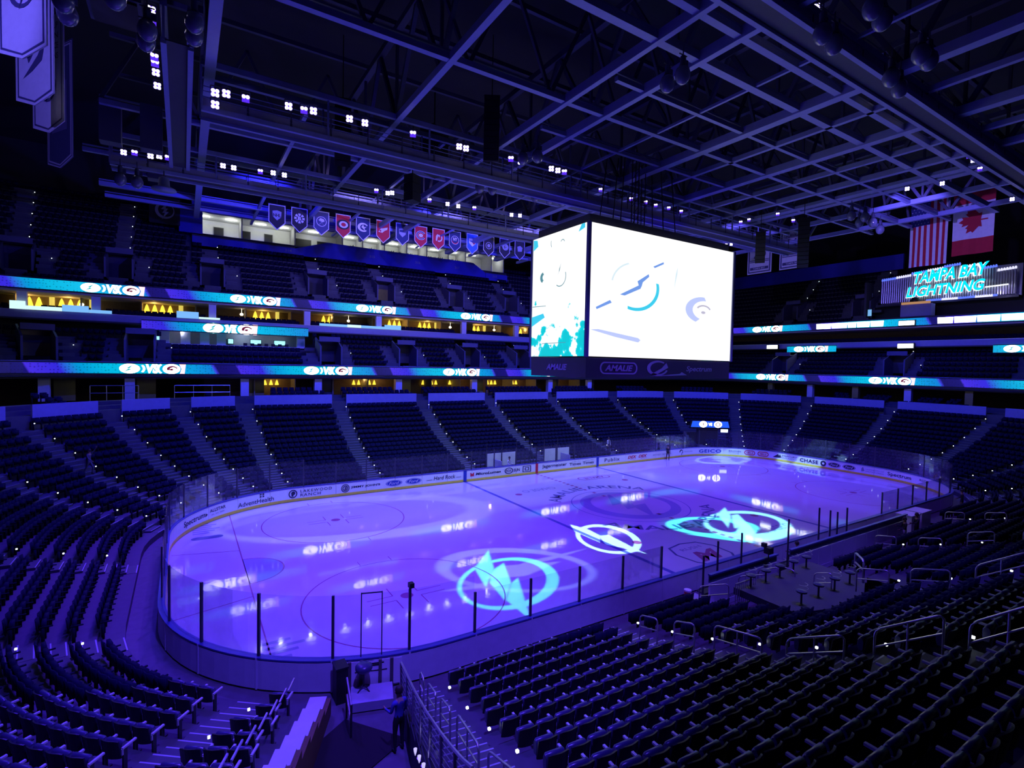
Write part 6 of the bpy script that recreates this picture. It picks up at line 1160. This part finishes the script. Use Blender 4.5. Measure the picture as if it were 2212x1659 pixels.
for i in range(NR):
    d = D0+i*DP
    for a, b in row_ranges(i):
        st = [a]+[s for s in AISLES if a < s < b]+[b]
        for u, v in zip(st[:-1], st[1:]):
            ts = np.array(RINK.sm(u, v, .25)); ps = np.array([tuple(RINK.p(t, d+.5)[:2]) for t in ts]); L = np.concatenate([[0], np.cumsum(np.hypot(*np.diff(ps, axis=0).T))])
            e0 = .66 if u != a else .8; e1 = .66 if v != b else .8
            n = int((L[-1]-e0-e1)/.53)
            if n < 1: continue
            st0 = e0+(L[-1]-e0-e1-n*.53)/2
            for j in range(n):
                t = float(np.interp(st0+(j+.5)*.53, L, ts)); p = RINK.p(t, d+.5, ZR[i])
                if not inframe(p+Vector((0, 0, .6)), 30): continue
                q = RINK.pn(t); lower.append((p.x, p.y, p.z, math.atan2(q[3], q[2])-PI/2, i, (round(u, 2), round(v, 2)), j, n))
dist = lambda r: (r[0]-CAM[0])**2+(r[1]-CAM[1])**2+(r[2]+.6-CAM[2])**2
lower.sort(key=dist)
near, rest = lower[:300], lower[300:]
sA, sB, sC, sD, sE = [round(q if q > BOWL[0] else q+RINK.T, 2) for q in (s_nl(261.3), s_near(-15.7), s_near(-6.3), s_nl(232), s_nl(190))]
def seat_label(r):
    i, (u, v), j, n = r[4:]; row = ordw(i+1); c0, c1 = ordw(j+1), ordw(n-j)
    if abs(u-sB) < .02 and abs(v-sA) < .02: return f'black folding seat, {c1} from the near railed stairs, {row} row up from the boards'
    if abs(u-sC) < .02 and abs(v-sB) < .02: return f'black folding seat, {c1} past the front handrail aisle, {row} row up from the boards'
    if abs(v-sB) < .02: return f'black folding seat, {c1} past the front handrail aisle, {row} row up from the boards'
    if abs(u-sA) < .02: return f'black folding seat between the stairs and tunnel railing, {row} row up, {c0} along'
    if abs(v-sD) < .02 or u < sD+.02 and v > sD-.02: return f'black folding seat, {c0} from the tunnel on its left side, {row} row up'
    if abs(u-sD) < .02 and abs(v-sE) < .02: return f'black folding seat beyond the steps left of the tunnel, {row} row up, {c0} along'
    return f'black folding seat in block {c0} of the {row} row'
def seat_lab2(r):
    i, (u, v), j, n = r[4:]; m = (u+v)/2; row = ordw(i+1); c0, c1 = ordw(j+1), ordw(n-j)
    if sB-.02 < m < sA: return f'black folding seat, {c1} from the near railed stairs, {row} row up from the boards'
    if sC < m < sB: return f'black folding seat, {c1} past the front handrail aisle, {row} row up from the boards'
    if m > sA: return f'black folding seat, {c0} in the strip between stairs and tunnel railing, {row} row up'
    if m < sD and m > BOWL[0]-.1: return f'black folding seat, {c0} from the tunnel on its left side, {row} row up'
    if m < sE: return f'black folding seat beyond the steps left of the tunnel, {row} row up, {c0} along'
    return f'black folding seat, {c1} past the second handrail aisle, {row} row up from the boards'
for r in near:
    t = thing('arena_seat', r[:3], seat_lab2(r), 'seat', 'folding seats nearest the camera', rz=r[3])
    for nm, me in (('backrest', SBK), ('seat_pan', SPN), ('armrest', SAR), ('leg', SLG)): inst(me, nm, t)
def seat_mass(name, P, label, cat, m, tall=.86):
    """many far seats as one mesh: back, pan, arm, leg of each."""
    if not P: return
    bx = []
    for (x0, x1), (y0, y1), (z0, z1), sh in (((-.235, 0), (.25, .29), (.40, tall), .05), ((0, .235), (.25, .29), (.40, tall), .05), ((-.21, .21), (.08, .2), (.42, .76), .0), ((-.285, -.235), (-.12, .24), (.61, .65), 0), ((-.28, -.24), (.1, .2), (0, .6), 0)):
        bx.append([(x, y+(sh if z == z1 else 0)+(.05 if (x == 0) else 0), z) for z in (z0, z1) for x, y in ((x0, y0), (x1, y0), (x1, y1), (x0, y1))])
    T = np.array(bx).reshape(-1, 3); nb = len(bx); Q = np.array(MB.BF); Fq = np.concatenate([Q+8*k for k in range(nb)])
    A = np.array([p[:4] for p in P]); c, s = np.cos(A[:, 3])[:, None], np.sin(A[:, 3])[:, None]
    V = np.stack([A[:, 0:1]+T[:, 0]*c-T[:, 1]*s, A[:, 1:2]+T[:, 0]*s+T[:, 1]*c, A[:, 2:3]+T[:, 2]], -1).reshape(-1, 3)
    F = (Fq[None]+(np.arange(len(P))*len(T))[:, None, None]).reshape(-1, 4)
    me = bpy.data.meshes.new(name); me.vertices.add(len(V)); me.vertices.foreach_set('co', V.ravel().astype(np.float32)); me.loops.add(F.size); me.loops.foreach_set('vertex_index', F.ravel().astype(np.int32))
    me.polygons.add(len(F)); me.polygons.foreach_set('loop_start', np.arange(0, F.size, 4, dtype=np.int32)); me.polygons.foreach_set('loop_total', np.full(len(F), 4, np.int32)); me.materials.append(m); me.update(calc_edges=True)
    return inst(me, name, label=label, cat=cat, kind='stuff')
seat_mass('lower_bowl_seats', rest, 'rows of dark folding seats filling the lower bowl around the ice', 'seats', far_seat)
seat_mass('club_seats', CLUB_SEATS, 'rows of dark seats in the club tier above the lowest LED ribbon', 'seats', far_seat)
seat_mass('upper_seats', UPP_SEATS, 'rows of dark seats in the upper tier under the roof', 'seats', far_seat)
seat_mass('suite_seats', SUITE_SEATS, 'short rows of dark seats in the suites and lounge', 'seats', far_seat)

# ------------------------------------------------------------------ people
skin = mat('skin', (.45, .28, .2), .6); hair_m = mat('hair_dark', (.03, .02, .02), .6)
def person(name_loc, face, label, top, legs, pose='stand', arms=((.0, .0), (.0, .0)), H=1.76, hold=None):
    x, y, z = name_loc; k = H/1.76; t = thing('person', name_loc, label, 'person', rz=face)
    J = {}; E = []; Rr = {}
    def j(n, p, r, parent=None): J[n] = Vector(p)*k; Rr[n] = r*k; E.append((parent, n)) if parent else None
    hip = .93 if pose != 'sit' else .50
    j('pelvis', (0, 0, hip), .145); j('waist', (0, .01, hip+.16), .125, 'pelvis'); j('chest', (0, .015, hip+.38), .15, 'waist'); j('neck', (0, .0, hip+.56), .06, 'chest'); j('headb', (0, -.015, hip+.64), .07, 'neck'); j('head', (0, -.03, hip+.74), .10, 'headb'); j('crown', (0, -.02, hip+.82), .075, 'head')
    for s, (sw, bend) in zip((-1, 1), arms):
        n = 'LR'[s > 0]; sh = Vector((s*.19, .02, hip+.48)); j('sh'+n, sh, .065, 'chest')
        up = Vector((s*.14, -math.sin(sw), -math.cos(sw))).normalized(); el = sh+up*.29; j('el'+n, el, .045, 'sh'+n)
        lo = Vector((s*.02, -math.sin(sw+bend), -math.cos(sw+bend))).normalized(); wr = el+lo*.25; j('wr'+n, wr, .028, 'el'+n); pm_ = wr+lo*.07; j('pa'+n, pm_, .030, 'wr'+n)
        sd = Vector((0, 1, 0)) if abs(lo.z) > .5 else Vector((0, 0, 1))
        for f in range(4): b0 = pm_+lo*.03+sd*(f-1.5)*.02; j(f'f{f}a'+n, b0, .010, 'pa'+n); j(f'f{f}b'+n, b0+lo*(.05, .06, .055, .042)[f]+Vector((-s*.012, -.004, 0)), .008, f'f{f}a'+n)
        j('th'+n, wr+lo*.04+sd*-.045, .011, 'wr'+n); j('tb'+n, wr+lo*.08+sd*-.055, .009, 'th'+n)
        if pose == 'sit': kn, an = Vector((s*.12, -.42, .48)), Vector((s*.12, -.40, .08))
        elif pose == 'walk': kn, an = Vector((s*.1, -.16*s-.03, .50)), Vector((s*.1, -.22*s+.10, .08))
        else: kn, an = Vector((s*.11, -.02, .49)), Vector((s*.12, .02, .08))
        j('hp'+n, (s*.095, 0, hip-.05), .10, 'pelvis'); j('kn'+n, kn, .062, 'hp'+n); j('an'+n, an, .042, 'kn'+n); j('he'+n, an+Vector((0, .03, -.03)), .04, 'an'+n); j('to'+n, an+Vector((0, -.15, -.045)), .034, 'he'+n)
    names = list(J); ix = {n: i for i, n in enumerate(names)}
    me = bpy.data.meshes.new('body'); me.from_pydata([J[n] for n in names], [(ix[a], ix[b]) for a, b in E], []); ob = bpy.data.objects.new('body', me); COL.objects.link(ob)
    sm_ = ob.modifiers.new('s', 'SKIN'); sm_.use_smooth_shade = True
    for i, n in enumerate(names): me.skin_vertices[0].data[i].radius = (Rr[n], Rr[n]*(.72 if n in ('chest', 'waist', 'pelvis') else 1))
    me.skin_vertices[0].data[0].use_root = True; sb = ob.modifiers.new('b', 'SUBSURF'); sb.levels = 1; sb.render_levels = 1
    bpy.context.view_layer.update(); ev = ob.evaluated_get(bpy.context.evaluated_depsgraph_get()); m2 = bpy.data.meshes.new_from_object(ev); bpy.data.objects.remove(ob)
    for m in (skin, top, legs, mat('shoe_black', (.02, .02, .02), .5)): m2.materials.append(m)
    P3 = np.array([J[n] for n in names])
    for f in m2.polygons:
        c = np.array(f.center); n = names[int(np.argmin(((P3-c)**2).sum(1)))]
        f.material_index = 0 if n[:2] in ('ne', 'he') and n[:3] != 'heL' and n[:3] != 'heR' or n in ('head', 'headb', 'crown') or n[0] == 'f' or n[:2] in ('pa', 'th', 'tb') else 3 if n[:2] in ('to', 'he', 'an') and c[2] < .14*k else 2 if n[:2] in ('hp', 'kn', 'an', 'pe') else 1
        f.use_smooth = True
    inst(m2, 'body', t)
    hc = J['head']; mb = MB(); mb.lathe([(.05, .14), (.092, .10), (.112, .04), (.112, -.02), (.10, -.05)], 12, hc+Vector((0, .018, 0))*k); mb.build('hair', hair_m, t, local=True, smooth=True)
    mb = MB(); F_ = lambda a, b, q=0: hc+Vector((a, -.105-q, b))*k
    for s in (-1, 1): mb.disc((s*.035, .0), .011, F_, 8)
    mb.poly([(-.025, -.06), (.025, -.06), (.02, -.067), (-.02, -.067)], F_); mb.build('face_marks', black, t, local=True)
    mb = MB(); mb.add([F_(-.012, -.01), F_(.012, -.01), F_(.016, -.04), F_(-.016, -.04), F_(0, -.035, .025)], [(0, 4, 1), (1, 4, 2), (2, 4, 3), (3, 4, 0)]); 
    for s in (-1, 1): mb.box(hc+Vector((s*.108, .0, -.01))*k, (.014, .035, .05))
    mb.build('nose_and_ears', skin, t, local=True)
    return t
def toward(a, b): return math.atan2(b[1]-a[1], b[0]-a[0])+PI/2
dk, bl, wt, gy = mat('cloth_black', (.02, .02, .025), .8), mat('cloth_blue', (.06, .07, .35), .8), mat('cloth_white', (.7, .7, .75), .8), mat('cloth_grey', (.12, .12, .15), .8)
person((-24.75, -15.8, 0), toward((-24.75, -15.8), (-26, -10)), 'person in dark clothes and a blue vest standing on the tunnel floor', bl, dk, 'stand', ((.1, .5), (.15, 1.4)), 1.78)
person((18.55, 12.3, 0), toward((18.55, 12.3), (10, 0)), 'person in dark clothes walking on the ice along the far boards', dk, dk, 'walk', ((.3, .4), (-.2, .3)), 1.76)
person((21.6, -14.2, .0), toward((21.6, -14.2), (15, 0)), 'person in dark clothes standing behind the glass at far right', dk, dk, 'stand', ((.2, .9), (.0, .2)), 1.8)
sx_ = s_far(12.0); person(tuple(RINK.p(s_far(12.7), D0+2.4*DP, ZR[2]+.05)), PI*0, 'person in a white shirt and dark trousers standing on the far steps', wt, dk, 'stand', ((.1, .3), (.1, .2)), 1.72)
person(tuple(RINK.p(s_fl(139.5), D0+9.4*DP, ZR[9]+.05)), toward((-36, 18), (0, 0)), 'person in pale clothes walking up the steps at far left', gy, gy, 'walk', ((.4, .6), (2.4, .3)), 1.72)
person((8.4, -15.35, 0), toward((8.4, -15.35), (0, -5)), 'person in a dark top with pale sleeves beside the bench, left of a pair', dk, wt, 'stand', ((.4, 1.2), (.3, .9)), 1.76)
person((10.3, -15.3, 0), toward((10.3, -15.3), (0, -5)), 'person in a dark top and white cap beside the bench, right of a pair', dk, dk, 'stand', ((.2, .8), (.5, 1.1)), 1.76)
person((-1.2, -13.9, .05), toward((-1.2, -13.95), (0, 0)), 'person in dark clothes sitting on the farther players bench', dk, dk, 'sit', ((.5, 1.0), (.5, 1.0)), 1.76)
person((-2.6, 13.85, 0), toward((-2.6, 14.45), (0, 0)), 'person in a white top standing in the penalty box', wt, wt, 'stand', ((.2, 1.0), (.2, 1.0)), 1.76)
